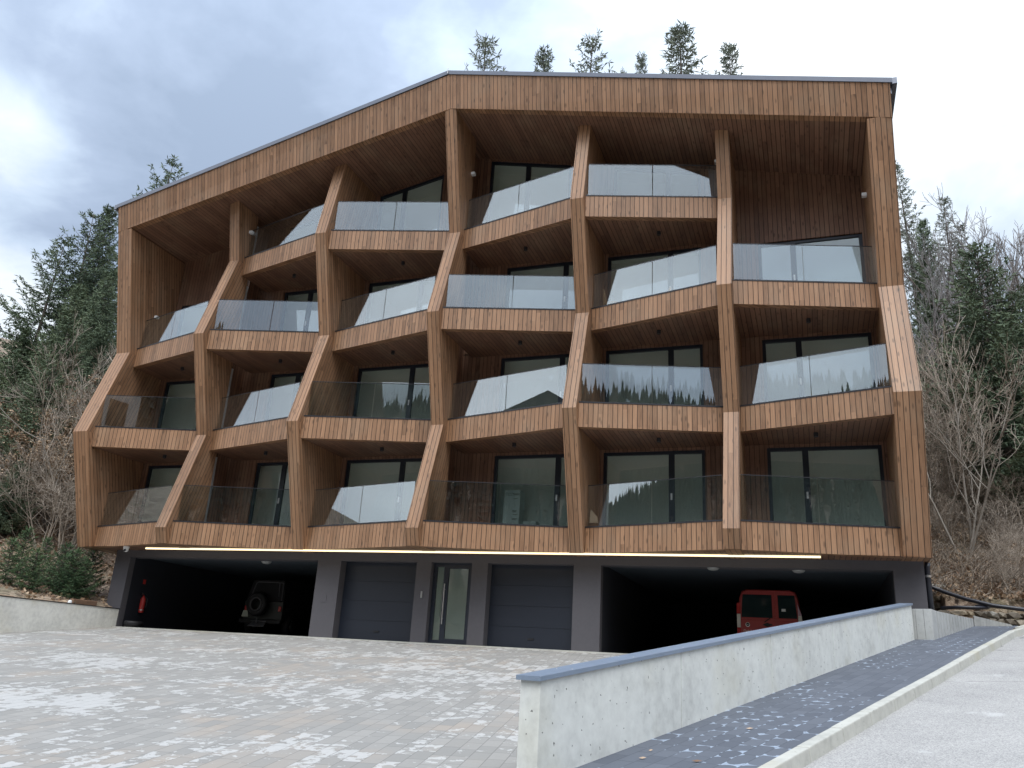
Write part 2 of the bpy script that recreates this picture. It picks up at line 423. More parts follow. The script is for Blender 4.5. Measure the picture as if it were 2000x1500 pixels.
def tag(o, label, cat, group=None):
    o['label'] = label; o['category'] = cat
    if group: o['group'] = group
    return o
def struct(o, kind='structure'):
    o['kind'] = kind; return o
def text_mesh(name, s, size, origin, ax, ay, material, parent, depth=.002, align='LEFT'):
    cu = bpy.data.curves.new(name, 'FONT'); cu.body = s; cu.size = size; cu.extrude = depth; cu.align_x = align
    tmp = bpy.data.objects.new(name, cu); col.objects.link(tmp)
    bpy.context.view_layer.update()
    me = bpy.data.meshes.new_from_object(tmp.evaluated_get(bpy.context.evaluated_depsgraph_get()))
    bpy.data.objects.remove(tmp)
    ax = Vector(ax).normalized(); ay = Vector(ay).normalized(); az = ax.cross(ay)
    me.transform(Matrix(((ax.x, ay.x, az.x, origin[0]), (ax.y, ay.y, az.y, origin[1]), (ax.z, ay.z, az.z, origin[2]), (0, 0, 0, 1))))
    me.materials.clear(); me.materials.append(material)
    return link(name, me, parent)

# =================================================================== THE BUILDING
FX = [-5.233, -1.257, 2.652, 6.713, 10.745, 14.591, 18.315]       # left edges of the fins
FW = [.567, .367, .367, .367, .367, .367, .567]
OUT, BACK = -.957, 1.60
GW = .82                                                           # garage wall plane
ZB = -.43                                                          # underside of the timber volume
GZ = -2.73                                                         # garage floor
XL, XR = FX[0], FX[6] + FW[6]
def soff(x):                                                       # gabled soffit height
    return 12.66 - (abs(x - 6.9)) * .2165 if x < 6.9 else 12.66 - (x - 6.9) * .2215
def rtop(x): return 13.86 - abs(x - 6.82) * .2405
house = empty('apartment_building', (6.8, 0, -2.73), 'timber clad apartment building with zigzag fins, glass railed balconies and dark garage base', 'building')
def part(mb, name, m_, parent=house, **k): return mb.build(name, m_, parent, **k)

# fins
def fin_profile(i):
    x = FX[i] + FW[i] / 2
    if i % 2 == 0:
        pr = [(.20, ZB), (OUT, 3.0), (0, 6.0)]
        if i in (0, 6): pr += [(-1.075, soff(x))]
        else: pr += [(OUT, 9.0), (-.40, soff(x) + .02)]
    else:
        pr = [(-.80, ZB), (OUT, 0.0), (0, 3.0), (OUT, 6.0), (0, 9.0)]
        top = soff(x) + .02
        pr += [({1: -.48, 3: -1.075, 5: -.36}[i], top)]
    return pr
for i in range(7):
    pr = fin_profile(i); yb = .60 if i in (1, 3) else BACK + .05
    x0, x1 = FX[i], FX[i] + FW[i]
    b = MB()
    for (ya, za), (yc, zc) in zip(pr, pr[1:]):
        d = (0, yc - ya, zc - za)
        b.face([(x0, ya, za), (x1, ya, za), (x1, yc, zc), (x0, yc, zc)], d)
        b.face([(x1, ya, za), (x1, yb, za), (x1, yb, zc), (x1, yc, zc)], d)
        b.face([(x0, yb, za), (x0, ya, za), (x0, yc, zc), (x0, yb, zc)], d)
        b.face([(x1, yb, za), (x0, yb, za), (x0, yb, zc), (x1, yb, zc)])
    (ya, za), (yc, zc) = pr[0], pr[-1]
    b.face([(x0, yb, za), (x1, yb, za), (x1, ya, za), (x0, ya, za)], (0, 1, 0))
    b.face([(x0, yc, zc), (x1, yc, zc), (x1, yb, zc), (x0, yb, zc)], (0, 1, 0))
    part(b, 'fin', M['wood'])
    if i in (1, 3):
        b = MB()
        for k in range(4):
            if k == 3: top = soff(FX[i]) - .02
            else: top = 3 * k + 2.56
            b.box((x0 + .03, .605, 3 * k + .20), (x0 + .055, 1.06, top))
        part(b, 'glass_divider', M['frosted'])
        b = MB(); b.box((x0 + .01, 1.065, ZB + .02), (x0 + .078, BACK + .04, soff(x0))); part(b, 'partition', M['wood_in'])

# balconies
def front_y(i, k): return (-.68 if (i + k) % 2 == 0 else .27)      # fascia line at fin i, floor k (1..4)
for k in range(1, 5):
    zt, zb = 3 * (k - 1) + .21, 3 * (k - 1) - .425
    for i in range(6):
        if k == 4 and i in (0, 5): continue
        xa, xb = FX[i] + FW[i], FX[i + 1]
        ya, yb = front_y(i, k), front_y(i + 1, k)
        T = .20
        b = MB()
        b.hexa([(xa, ya + T + .002, zb + .003), (xb, yb + T + .002, zb + .003), (xb, BACK - .003, zb + .003), (xa, BACK - .003, zb + .003),
                (xa, ya + T + .002, zt - .05), (xb, yb + T + .002, zt - .05), (xb, BACK - .003, zt - .05), (xa, BACK - .003, zt - .05)], (0, 1, 0))
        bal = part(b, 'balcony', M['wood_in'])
        b = MB()
        b.hexa([(xa, ya, zb), (xb, yb, zb), (xb, yb + T, zb), (xa, ya + T, zb), (xa, ya, zt), (xb, yb, zt), (xb, yb + T, zt), (xa, ya + T, zt)], (0, 0, 1))
        part(b, 'fascia', M['wood'], bal)
        b = MB()
        b.hexa([(xa, ya - .012, zt + .001), (xb, yb - .012, zt + .001), (xb, yb + T + .01, zt + .001), (xa, ya + T + .01, zt + .001),
                (xa, ya - .012, zt + .036), (xb, yb - .012, zt + .036), (xb, yb + T + .01, zt + .036), (xa, ya + T + .01, zt + .036)])
        part(b, 'edge_trim', M['trim'], bal)
        go = .10; zg = zt + 1.085
        for s in (0, 1):
            f0, f1 = (0.008, .497) if s == 0 else (.503, .992)
            P = lambda f, dy, z: (xa + (xb - xa) * f, ya + (yb - ya) * f + dy, z)
            b = MB()
            b.hexa([P(f0, go, zt + .037), P(f1, go, zt + .037), P(f1, go + .016, zt + .037), P(f0, go + .016, zt + .037),
                    P(f0, go, zg), P(f1, go, zg), P(f1, go + .016, zg), P(f0, go + .016, zg)], skip=(0, 1, 3, 5))
            gp = part(b, 'glass_pane', M['rail_glass'], bal)
        b = MB()
        b.hexa([P(.008, go - .004, zg + .001), P(.992, go - .004, zg + .001), P(.992, go + .020, zg + .001), P(.008, go + .020, zg + .001),
                P(.008, go - .004, zg + .016), P(.992, go - .004, zg + .016), P(.992, go + .020, zg + .016), P(.008, go + .020, zg + .016)])
        part(b, 'top_rail', M['trim'], bal)

# lower soffit (underside of the timber volume) up to the garage wall
b = MB()
pts = [(FX[i] + FW[i] / 2, front_y(i, 1) + .25, ZB + .012) for i in range(7)]
pts[0] = (XL + .02, .22, ZB + .012); pts[-1] = (XR - .02, .22, ZB + .012)
b.face(list(reversed(pts)) + [(XL + .02, 12, ZB + .012), (XR - .02, 12, ZB + .012)], (0, 1, 0))
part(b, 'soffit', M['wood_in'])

# rear wall of the balconies, windows
WIN = {0: (-4.45, -2.75, -1.60), 1: (-.10, .92, 2.30), 2: (3.18, 5.08, 6.05), 3: (8.03, 9.92, 10.50), 4: (11.22, 13.06, 13.94), 5: (15.50, 16.42, 18.20)}
wall = MB(); rooms = MB(); wins = []
for i in range(6):
    xa, xb = FX[i] + .08, FX[i + 1] + .08
    for k in range(1, 5):
        z0 = 3 * (k - 1) + .16
        if k == 4 and i in (0, 5): continue
        tall = k == 4 or (k == 3 and i in (0, 5))
        x0, xm, x1 = WIN[i]
        if k == 4: x0, xm, x1 = {1: (-.3, .8, 2.2), 2: (3.18, 4.10, 5.55), 3: (7.22, 8.52, 9.97), 4: (11.35, 13.0, 13.95)}[i]
        zs = z0 + .02
        top = (lambda x, z=3 * (k - 1) + 2.50: z) if k < 4 else (lambda x: soff(x) - .06)
        if k == 3 and i in (0, 5): top = lambda x: 8.40
        ct = (lambda x: soff(x) + .3) if tall else (lambda x, z=3 * k - .30: z)
        mid = 6.9
        Y = BACK
        wall.face([(xa, Y, z0 - .5), (x0, Y, z0 - .5), (x0, Y, ct(x0)), (xa, Y, ct(xa))])
        wall.face([(x1, Y, z0 - .5), (xb, Y, z0 - .5), (xb, Y, ct(xb)), (x1, Y, ct(x1))])
        wall.face([(x0, Y, top(x0)), (x1, Y, top(x1)), (x1, Y, ct(x1)), (x0, Y, ct(x0))])
        wall.face([(x0, Y, z0 - .5), (x1, Y, z0 - .5), (x1, Y, zs), (x0, Y, zs)])
        R = .14                                                 # reveals
        wall.face([(x0, Y, zs), (x0, Y + R, zs), (x0, Y + R, top(x0)), (x0, Y, top(x0))])
        wall.face([(x1, Y + R, zs), (x1, Y, zs), (x1, Y, top(x1)), (x1, Y + R, top(x1))])
        wall.face([(x0, Y, top(x0)), (x0, Y + R, top(x0)), (x1, Y + R, top(x1)), (x1, Y, top(x1))])
        f = MB(); F = .085; Ya, Yb = Y + .05, Y + .13
        def bar(xp, xq, zp0, zp1, zq0, zq1):
            f.hexa([(xp, Ya, zp0), (xq, Ya, zq0), (xq, Yb, zq0), (xp, Yb, zp0), (xp, Ya, zp1), (xq, Ya, zq1), (xq, Yb, zq1), (xp, Yb, zp1)])
        bar(x0, x0 + F, zs, top(x0), zs, top(x0 + F)); bar(x1 - F, x1, zs, top(x1 - F), zs, top(x1))
        bar(xm - .075, xm + .075, zs, top(xm - .075), zs, top(xm + .075))
        for p, q in ((x0 + F, xm - .075), (xm + .075, x1 - F)):
            bar(p, q, top(p) - F, top(p), top(q) - F, top(q)); bar(p, q, zs, zs + F, zs, zs + F)
        wd = f.build('window', M['frame'], house)
        for p, q in ((x0 + F, xm - .075), (xm + .075, x1 - F)):
            g = MB(); g.face([(p, Y + .09, zs + F), (q, Y + .09, zs + F), (q, Y + .09, top(q) - F), (p, Y + .09, top(p) - F)])
            part(g, 'pane', M['pane'], wd)
        g = MB(); g.box((xm - .025, Ya - .025, zs + 1.0), (xm + .02, Ya - .001, zs + 1.17)); part(g, 'handle', M['white'], wd)
        # plastered room behind
        xr0, xr1, yr0, yr1 = xa + .1, xb - .1, Y + .145, 2.5
        zc = (lambda x, z=3 * (k - 1) + 2.72: z) if not tall or k == 3 else (lambda x: soff(x) - .02)
        if k == 3 and tall: zc = lambda x: 8.7
        c = [(xr0, yr0, z0), (xr1, yr0, z0), (xr1, yr1, z0), (xr0, yr1, z0), (xr0, yr0, zc(xr0)), (xr1, yr0, zc(xr1)), (xr1, yr1, zc(xr1)), (xr0, yr1, zc(xr0))]
        for q in ((0, 1, 2, 3), (7, 6, 5, 4), (1, 2, 6, 5), (3, 2, 6, 7), (0, 3, 7, 4)): rooms.face([c[j] for j in q])
        # inner face of the rear wall around the opening
        rooms.face([(xr0, yr0, z0), (x0, yr0, z0), (x0, yr0, zc(x0)), (xr0, yr0, zc(xr0))]); rooms.face([(x1, yr0, z0), (xr1, yr0, z0), (xr1, yr0, zc(xr1)), (x1, yr0, zc(x1))])
# timber closes the rear wall between bays 1 | 2 and 3 | 4 behind the short fins
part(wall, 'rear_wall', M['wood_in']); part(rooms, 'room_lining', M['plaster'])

# roof: gabled timber soffit, leaning fascia, flashing, sheet roof
AP = 6.9
b = MB()
YF0 = -1.075
for p, q in ((XL, AP), (AP, XR)):
    b.face([(p, YF0 + .06, soff(p)), (q, YF0 + .06, soff(q)), (q, 2.0, soff(q)), (p, 2.0, soff(p))], (0, 1, 0))
rf = MB()
for p, q in ((XL - .03, 6.82), (6.82, XR + .03)):
    rf.hexa([(p, -1.2, rtop(p) - .35), (q, -1.2, rtop(q) - .35), (q, 12, rtop(q) - .35), (p, 12, rtop(p) - .35),
             (p, -1.2, rtop(p) - .03), (q, -1.2, rtop(q) - .03), (q, 12, rtop(q) - .03), (p, 12, rtop(p) - .03)])
roof = part(rf, 'roof', M['flash'])
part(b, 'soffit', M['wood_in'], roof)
b = MB(); ZT = .10
YT = -1.30
def fa(x, hi): return (x, YT, rtop(x) - ZT) if hi else (x, YF0, soff(x))
for p, q in ((XL, AP), (AP, XR)):
    b.face([fa(p, 0), fa(q, 0), fa(q, 1), fa(p, 1)], (0, -.25, 1))
    b.face([(q, YF0 + .22, soff(q)), (p, YF0 + .22, soff(p)), (p, YT + .22, rtop(p) - ZT), (q, YT + .22, rtop(q) - ZT)], (0, 0, 1))
    b.face([(p, YF0 + .22, soff(p) - .001), (q, YF0 + .22, soff(q) - .001), (q, YF0, soff(q) - .001), (p, YF0, soff(p) - .001)], (0, 1, 0))
for x in (XL, XR):
    b.face([fa(x, 0), fa(x, 1), (x, YT + .22, rtop(x) - ZT), (x, YF0 + .22, soff(x))])
part(b, 'fascia', M['wood'], roof)
b = MB()
for p, q in ((XL - .05, 6.82), (6.82, XR + .05)):
    b.hexa([(p, YT - .03, rtop(p) - ZT - .015), (q, YT - .03, rtop(q) - ZT - .015), (q, YT + .3, rtop(q) - ZT - .015), (p, YT + .3, rtop(p) - ZT - .015),
            (p, YT - .04, rtop(p) + .012), (q, YT - .04, rtop(q) + .012), (q, YT + .3, rtop(q) + .012), (p, YT + .3, rtop(p) + .012)])
part(b, 'flashing', M['flash'], roof)
for x, s in ((XL, -1), (XR, 1)):                                    # eaves gutters
    b = MB(); z = rtop(x)
    b.box((min(x + s * .052, x + s * .16), YT - .02, z - .16), (max(x + s * .052, x + s * .16), 12, z + .01))
    part(b, 'gutter', M['flash'], roof)
b = MB(); b.tube([(6.82, YT - .05, rtop(6.82) - .1), (6.82, YT - .05, rtop(6.82) + .10)], .012, 6); part(b, 'ridge_cap', M['white'], roof)

# side and back walls of the timber volume
b = MB()
for x, s in ((XL + .01, -1), (XR - .01, 1)):
    pr = fin_profile(0)
    pts = [(x, y + .03, z) for y, z in pr] + [(x, 12, rtop(x) - .35), (x, 12, ZB)]
    b.face(pts if s < 0 else list(reversed(pts)), (0, 0, 1))
b.face([(XR, 12, ZB), (XL, 12, ZB), (XL, 12, rtop(XL) - .3), (6.82, 12, rtop(6.82) - .3), (XR, 12, rtop(XR) - .3)])
part(b, 'outer_wall', M['wood'])

# garage level
LW0, LW1 = -4.22, -3.646
b = MB()
TH = .45
def wbox(x0, x1, z0, z1, y1=GW + TH): b.box((x0, GW, z0), (x1, y1, z1))
LZ = -.632
wbox(LW0, LW1, GZ - .5, LZ, 12); wbox(3.157, 3.907, GZ - .5, LZ); wbox(6.275, 6.715, GZ - .5, LZ); wbox(7.90, 8.355, GZ - .5, LZ)
wbox(10.70, 11.41, GZ - .5, LZ); wbox(18.135, 18.77, GZ - .5, LZ, 12)
b.box((LW0, GW, LZ), (18.77, GW + TH, ZB + .008))
part(b, 'garage_wall', M['render'])
def inbox(x0, x1, y0, y1, z0, z1, mb, which):
    c = [(x0, y0, z0), (x1, y0, z0), (x1, y1, z0), (x0, y1, z0), (x0, y0, z1), (x1, y0, z1), (x1, y1, z1), (x0, y1, z1)]
    F_ = {'floor': (0, 1, 2, 3), 'ceil': (7, 6, 5, 4), 'r': (1, 2, 6, 5), 'back': (3, 2, 6, 7), 'l': (0, 3, 7, 4)}
    for q in which: mb.face([c[j] for j in F_[q]])
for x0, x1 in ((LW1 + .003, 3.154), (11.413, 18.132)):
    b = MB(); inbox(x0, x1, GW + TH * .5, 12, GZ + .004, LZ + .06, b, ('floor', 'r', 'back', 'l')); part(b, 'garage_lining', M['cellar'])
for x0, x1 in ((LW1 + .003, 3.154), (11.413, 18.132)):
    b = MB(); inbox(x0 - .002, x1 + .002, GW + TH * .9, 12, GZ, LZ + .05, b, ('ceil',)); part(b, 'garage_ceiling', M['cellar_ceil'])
for x0, x1 in ((3.910, 6.272), (8.358, 10.697)):                    # sectional doors
    b = MB(); n = 4; h = (LZ - GZ) / n; y = GW + .30
    for j in range(n):
        b.box((x0, y, GZ + j * h + .004), (x1, y + .05, GZ + (j + 1) * h - .004))
    b.box((x0, y + .012, GZ), (x1, y + .045, LZ))
    d = part(b, 'garage_door', M['anthracite'])
    b = MB(); b.box((x0 + 1.10, y - .02, GZ + .22), (x0 + 1.26, y - .001, GZ + .26)); part(b, 'handle', M['black'], d)
b = MB(); y = GW + .17                                              # entrance door
for x0, x1, z0, z1 in ((6.718, 6.82, GZ, LZ), (7.03, 7.17, GZ, LZ), (7.74, 7.90, GZ, LZ), (6.82, 7.03, LZ - .10, LZ), (6.82, 7.03, GZ, GZ + .10), (7.17, 7.74, LZ - .14, LZ), (7.17, 7.74, GZ, GZ + .14)):
    b.box((x0, y, z0), (x1, y + .07, z1))
for z in (GZ + .25, GZ + 1.0, GZ + 1.75): b.box((6.735, y - .03, z), (6.765, y - .001, z + .09))
ed = part(b, 'entrance_door', M['anthracite'])
for x0, x1, g in ((6.82, 7.03, .10), (7.17, 7.74, .14)):
    b = MB(); b.face([(x0, y + .035, GZ + g), (x1, y + .035, GZ + g), (x1, y + .035, LZ - g), (x0, y + .035, LZ - g)]); part(b, 'pane', M['pane'], ed)
b = MB(); b.tube([(7.10, y - .055, GZ + .5), (7.10, y - .055, GZ + 1.55)], .016, 8)
for z in (GZ + .65, GZ + 1.4): b.tube([(7.10, y - .055, z), (7.10, y, z)], .01, 6)
part(b, 'handle', M['steel'], ed)
b = MB(); b.box((6.65, y + .9, GZ), (7.95, y + .93, LZ)); b.box((6.68, y + .10, GZ + .004), (6.712, y + .895, LZ)); b.box((7.905, y + .10, GZ + .004), (7.94, y + .895, LZ)); b.face([(6.65, y + .1, GZ + .003), (7.95, y + .1, GZ + .003), (7.95, y + .9, GZ + .003), (6.65, y + .9, GZ + .003)])
part(b, 'hall_lining', M['plaster'])
b = MB(); b.box((6.48, GW - .025, GZ + 1.15), (6.53, GW - .001, GZ + 1.32)); part(b, 'intercom', M['steel'])
b = MB(); b.box((3.42, GW - .012, GZ + .95), (3.58, GW - .001, GZ + 1.15)); part(b, 'meter_cover', M['render'])
# light strip under the timber volume
A_, B_ = at_z(300, 1075.5, ZB - .035), at_z(1603, 1088.6, ZB - .035)
b = MB(); y0 = .20
b.hexa([(A_.x, y0, ZB - .032), (B_.x, y0, ZB - .032), (B_.x, y0 + .06, ZB - .032), (A_.x, y0 + .06, ZB - .032), (A_.x, y0, ZB + .008), (B_.x, y0, ZB + .008), (B_.x, y0 + .06, ZB + .008), (A_.x, y0 + .06, ZB + .008)])
part(b, 'light_strip', M['led'])
# lamps
for i in range(6):
    for k in range(1, 4):
        if k == 3 and i in (0, 5): continue
        x = (FX[i] + FW[i] + FX[i + 1]) / 2 + .05; z = 3 * k - .425
        b = MB(); b.lathe((x, .62, z), (0, 0, -1), [(0, -.002), (.055, -.002), (.055, .10), (.045, .10), (.04, .09), (0, .09)], 14)
        part(b, 'ceiling_light', M['trim'], smooth=False)
for x, y, z, s in ((FX[0] + FW[0], .75, 7.55, 1), (FX[1] + FW[1], .30, 10.15, 1), (FX[3] + FW[3], .45, 11.25, 1), (FX[6], .70, 8.95, -1), (FX[5], .70, 10.6, -1)):
    b = MB(); b.box((min(x + s * .002, x + s * .12), y - .06, z), (max(x + s * .002, x + s * .12), y + .06, z + .09)); part(b, 'wall_lamp', M['white'])
for px, py in ((520, 1100), (1393, 1112), (1560, 1117)):
    c = at_z(px, py, LZ - .03)
    b = MB(); b.lathe((c.x, c.y, LZ + .049), (0, 0, -1), [(.15, 0), (.15, .05), (.11, .09), (.05, .105), (0, .108)], 18); part(b, 'ceiling_lamp', M['opal'], smooth=True)
# rain pipe at the right corner
b = MB(); b.tube([(18.86, GW + .1, ZB - .02), (18.84, GW + .1, ZB - .12), (18.84, GW + .1, -2.4)], .06, 12)
pp = part(b, 'rain_pipe', M['pipe'], smooth=True)
b = MB(); b.tube([(18.84, GW + .1, -.72), (18.84, GW + .1, -.77)], .068, 12); part(b, 'bracket', M['steel'], pp)
# dome camera under the soffit
c = at_z(245, 1067, ZB)
b = MB(); b.lathe((c.x, c.y + .05, ZB + .01), (0, 0, -1), [(.09, 0), (.09, .05), (.075, .08), (.075, .11), (.05, .16), (0, .175)], 16)
sc_ = part(b, 'security_camera', M['white'], smooth=True)
b = MB(); b.lathe((c.x + .03, c.y - .015, ZB - .11), (.35, -.8, -.3), [(.035, 0), (.035, .045), (0, .05)], 12); part(b, 'lens', M['black'], sc_)
#@@GROUND
# =================================================================== GROUND
RD = Vector((.321, .947, .1455)); RH = Vector((.321, .947, 0)).normalized(); RN = Vector((.947, -.321, 0)).normalized()
P0 = Vector((14.14, -12.468, -4.023))
def road(al, ac, dz=0.0): return P0 + RH * al + RN * ac + Vector((0, 0, .1455 * al + dz))
def road_z(x, y): return P0.z + .1455 * ((x - P0.x) * RH.x + (y - P0.y) * RH.y)
YS = .100
def yard_z(x, y): return GZ - YS * (GW - y) - .012
def sm(a, b, x):
    q = max(0.0, min(1.0, (x - a) / (b - a))); return q * q * (3 - 2 * q)
WP = at(1822, 1230, 20.3); WQ = at(2080, 1240, 20.3)
wdir = Vector((WQ.x - WP.x, WQ.y - WP.y)).normalized()
def wdist(x, y): return -(x - WP.x) * wdir.y + (y - WP.y) * wdir.x
def hill_z(x, y):
    s = max(0.0, -3.9 - x) * .85 + max(0.0, y - .5) * .45
    hl = -2.32 + .34 * s + (.0016 * s * s if s < 20 else .0016 * 400 + .06 * (s - 20))
    t_ = max(0.0, wdist(x, y) - .15)
    hr = -.98 + .47 * t_ + (.0095 * t_ * t_ if t_ < 18 else .0095 * 324 + .02 * (t_ - 18))
    if wdist(x, y) < .1: hr = -1.5
    k = sm(-4, 19, x)
    h = hl * (1 - k) + hr * k
    far = max(0.0, y - 30)
    return min(h, 62) + .25 * mnoise.noise(Vector((x * .35, y * .35, 0))) * min(1, max(0, s + t_) / 4)

# hillside behind and beside the house
xs = [-90 + 5 * i for i in range(13)] + [-26 + 1.5 * i for i in range(14)] + [-4.6, -3.95, -3.88] + [0, 5, 10, 15, 18.6, 19.0] + [19.6 + .8 * i for i in range(26)] + [44 + 6 * i for i in range(26)]
ys = [-30, -20, -14, -11, -8] + [-6 + .9 * i for i in range(20)] + [12.01, 12.06, 13] + [14 + 1.5 * i for i in range(20)] + [46 + 5 * i for i in range(12)]
xs = sorted(set(xs + [19.8 + .4 * i for i in range(22)])); ys = sorted(set(ys + [3.0 + .3 * i for i in range(20)]))
def terrain_h(x, y):
    if -3.9 < x < 19.3 and y < 12.03: return -8.0
    ac = (x - P0.x) * RN.x + (y - P0.y) * RN.y; al = (x - P0.x) * RH.x + (y - P0.y) * RH.y
    if x > 18.3 and wdist(x, y) > .42: return hill_z(x, y)
    if x > 10 and ac > -.35:
        lim = road_z(x, y) - .30
        if ac < 8: return lim if (al < 40) else min(hill_z(x, y), lim + .9 * (al - 40))
        return lim + .45 * (ac - 8)
    if x > 18: return -1.62 if y > .5 else -6
    if y < -9 and x < -3.9: return hill_z(x, y) - .10 * (-9 - y)
    return hill_z(x, y)
b = MB()
tv = [[Vector((x, y, terrain_h(x, y))) for y in ys] for x in xs]
vid = {}
for i, x in enumerate(xs):
    for j, y in enumerate(ys):
        vid[i, j] = len(b.v); b.v.append(tuple(tv[i][j]))
for i in range(len(xs) - 1):
    for j in range(len(ys) - 1):
        if max(tv[a][c].z for a in (i, i + 1) for c in (j, j + 1)) <= -7.9: continue
        b.f.append((vid[i, j], vid[i + 1, j], vid[i + 1, j + 1], vid[i, j + 1])); b.uv += [(0, 0)] * 4; b.tone.append(0)
struct(b.build('hillside', M['soil'], smooth=False))
b = MB(); b.face([(-900, -900, -9.5), (900, -900, -9.5), (900, 900, -9.5), (-900, 900, -9.5)]); struct(b.build('ground', M['soil']))

# paved yard: one sheet from the garage line down to the street
b = MB()
ya = [(-3.66, .83), (18.1, .83)]
far_ = [(18.2, .8)] 
poly = [(-3.66, .83)]
e1 = road(13.2, -.10); e0 = road(-.2, -.02); e2 = road(-14, -.02)
poly = [(-3.68, GW + .25), (-3.68, -18), (-3.68, -26), (e2.x, e2.y), (e0.x, e0.y), (e1.x, e1.y), (18.12, GW + .25)]
b.face(list([(x, y, yard_z(x, y)) for x, y in poly]), (0, 1, 0))
struct(b.build('paved_yard', M['yard']))
b = MB(); b.box((-3.64, GW - .22, GZ - .3), (18.12, GW - .01, GZ + .003)); struct(b.build('threshold_strip', M['kerbstone']))

# street: pavement, kerb, carriageway
SW = 1.455
b = MB(); b.face([road(-16, 0), road(-16, SW), road(16.6, SW), road(16.6, .6), road(12.5, 0)]); struct(b.build('pavement', M['walk']))
b = MB(); n = 33
for j in range(n):
    a0 = -16 + j * 1.0; a1 = a0 + .992
    if a0 > 16.0: break
    jig = .004 * math.sin(j * 7.3)
    off = 0.0; off1 = 0.0
    if a0 > 14.9: off1 = .12
    c = [road(a0, SW + .004, -.25), road(a0, SW + .15, -.25), road(a1, SW + .15 + off1, -.25), road(a1, SW + .004 + off1, -.25),
         road(a0, SW + .004, .015 + jig), road(a0, SW + .125, .015 + jig), road(a1, SW + .125 + off1, .015 + jig), road(a1, SW + .004 + off1, .015 + jig)]
    b.hexa(c)
kb = b.build('kerb', M['kerbstone'], bevel=.012); struct(kb)
b = MB()
for j in range(15):
    a0, a1 = -20 + j * 2.5, -17.5 + j * 2.5
    b.face([road(a0, SW + .10, -.115), road(a0, 7.5, -.13), road(a1, 7.5, -.13), road(a1, SW + .10, -.115)])
b.face([road(2, 7.5, -.13), road(2, 45, -.13), road(17.5, 45, -.13), road(17.5, 7.5, -.13)])
struct(b.build('road', M['asphalt']))

# right retaining wall with sheet metal coping
WA, WB = at(1055, 1327, 6.9), at(1780, 1181, 16.9)
wd_ = (WB - WA); L = wd_.length; wd_.normalize(); wh = Vector((wd_.x, wd_.y, 0)).normalized(); wn = Vector((-wh.y, wh.x, 0))   # to the yard side
rw = empty('retaining_wall', WA, 'long pale concrete retaining wall with blue grey metal coping climbing beside the charcoal pavement', 'wall')
TW = .21
for j in range(5):
    p, q = WA + wd_ * (L * j / 5 + .006), WA + wd_ * (L * (j + 1) / 5 - .006)
    b = MB(); lo = -1.6
    def V(s, o, z): return (s + wn * o + Vector((0, 0, z)))
    b.hexa([V(p, 0, lo), V(q, 0, lo), V(q, TW, lo), V(p, TW, lo), V(p, 0, -.012), V(q, 0, -.012), V(q, TW, -.012), V(p, TW, -.012)])
    b.build('panel', M['concrete'], rw, bevel=.008)
for j in range(6):
    s0, s1 = -.03 + j * (L + .05) / 6, -.03 + (j + 1) * (L + .05) / 6 - .003
    p, q = WA + wd_ * s0, WA + wd_ * s1
    b = MB()
    b.hexa([V(p, -.025, -.010), V(q, -.025, -.010), V(q, TW + .025, -.010), V(p, TW + .025, -.010), V(p, -.025, .028), V(q, -.025, .028), V(q, TW + .025, .028), V(p, TW + .025, .028)])
    cp = b.build('coping', M['coping'], rw)
    for s in (.25, .75):
        for o in (.02, TW - .02):
            c = p.lerp(q, s) + wn * o + Vector((0, 0, .028))
            b = MB(); b.lathe(c, (0, 0, 1), [(.009, 0), (.008, .004), (0, .005)], 8); b.build('screw', M['steel'], cp)

# left retaining wall
b = MB()
b.hexa([(-3.92, -9, -4.6), (-3.66, -9, -4.6), (-3.66, GW - .003, -4), (-3.92, GW - .003, -4), (-3.92, -9, -2.215), (-3.66, -9, -2.215), (-3.66, GW - .003, -2.215), (-3.92, GW - .003, -2.215)])
lw = b.build('low_wall', M['concrete_old'], bevel=.01)
tag(lw, 'stained low concrete wall at the left edge of the yard below the young spruces', 'wall')
b = MB(); b.box((-3.94, -9, -2.212), (-3.64, GW - .004, -2.195)); b.build('coping', M['trim'], lw)

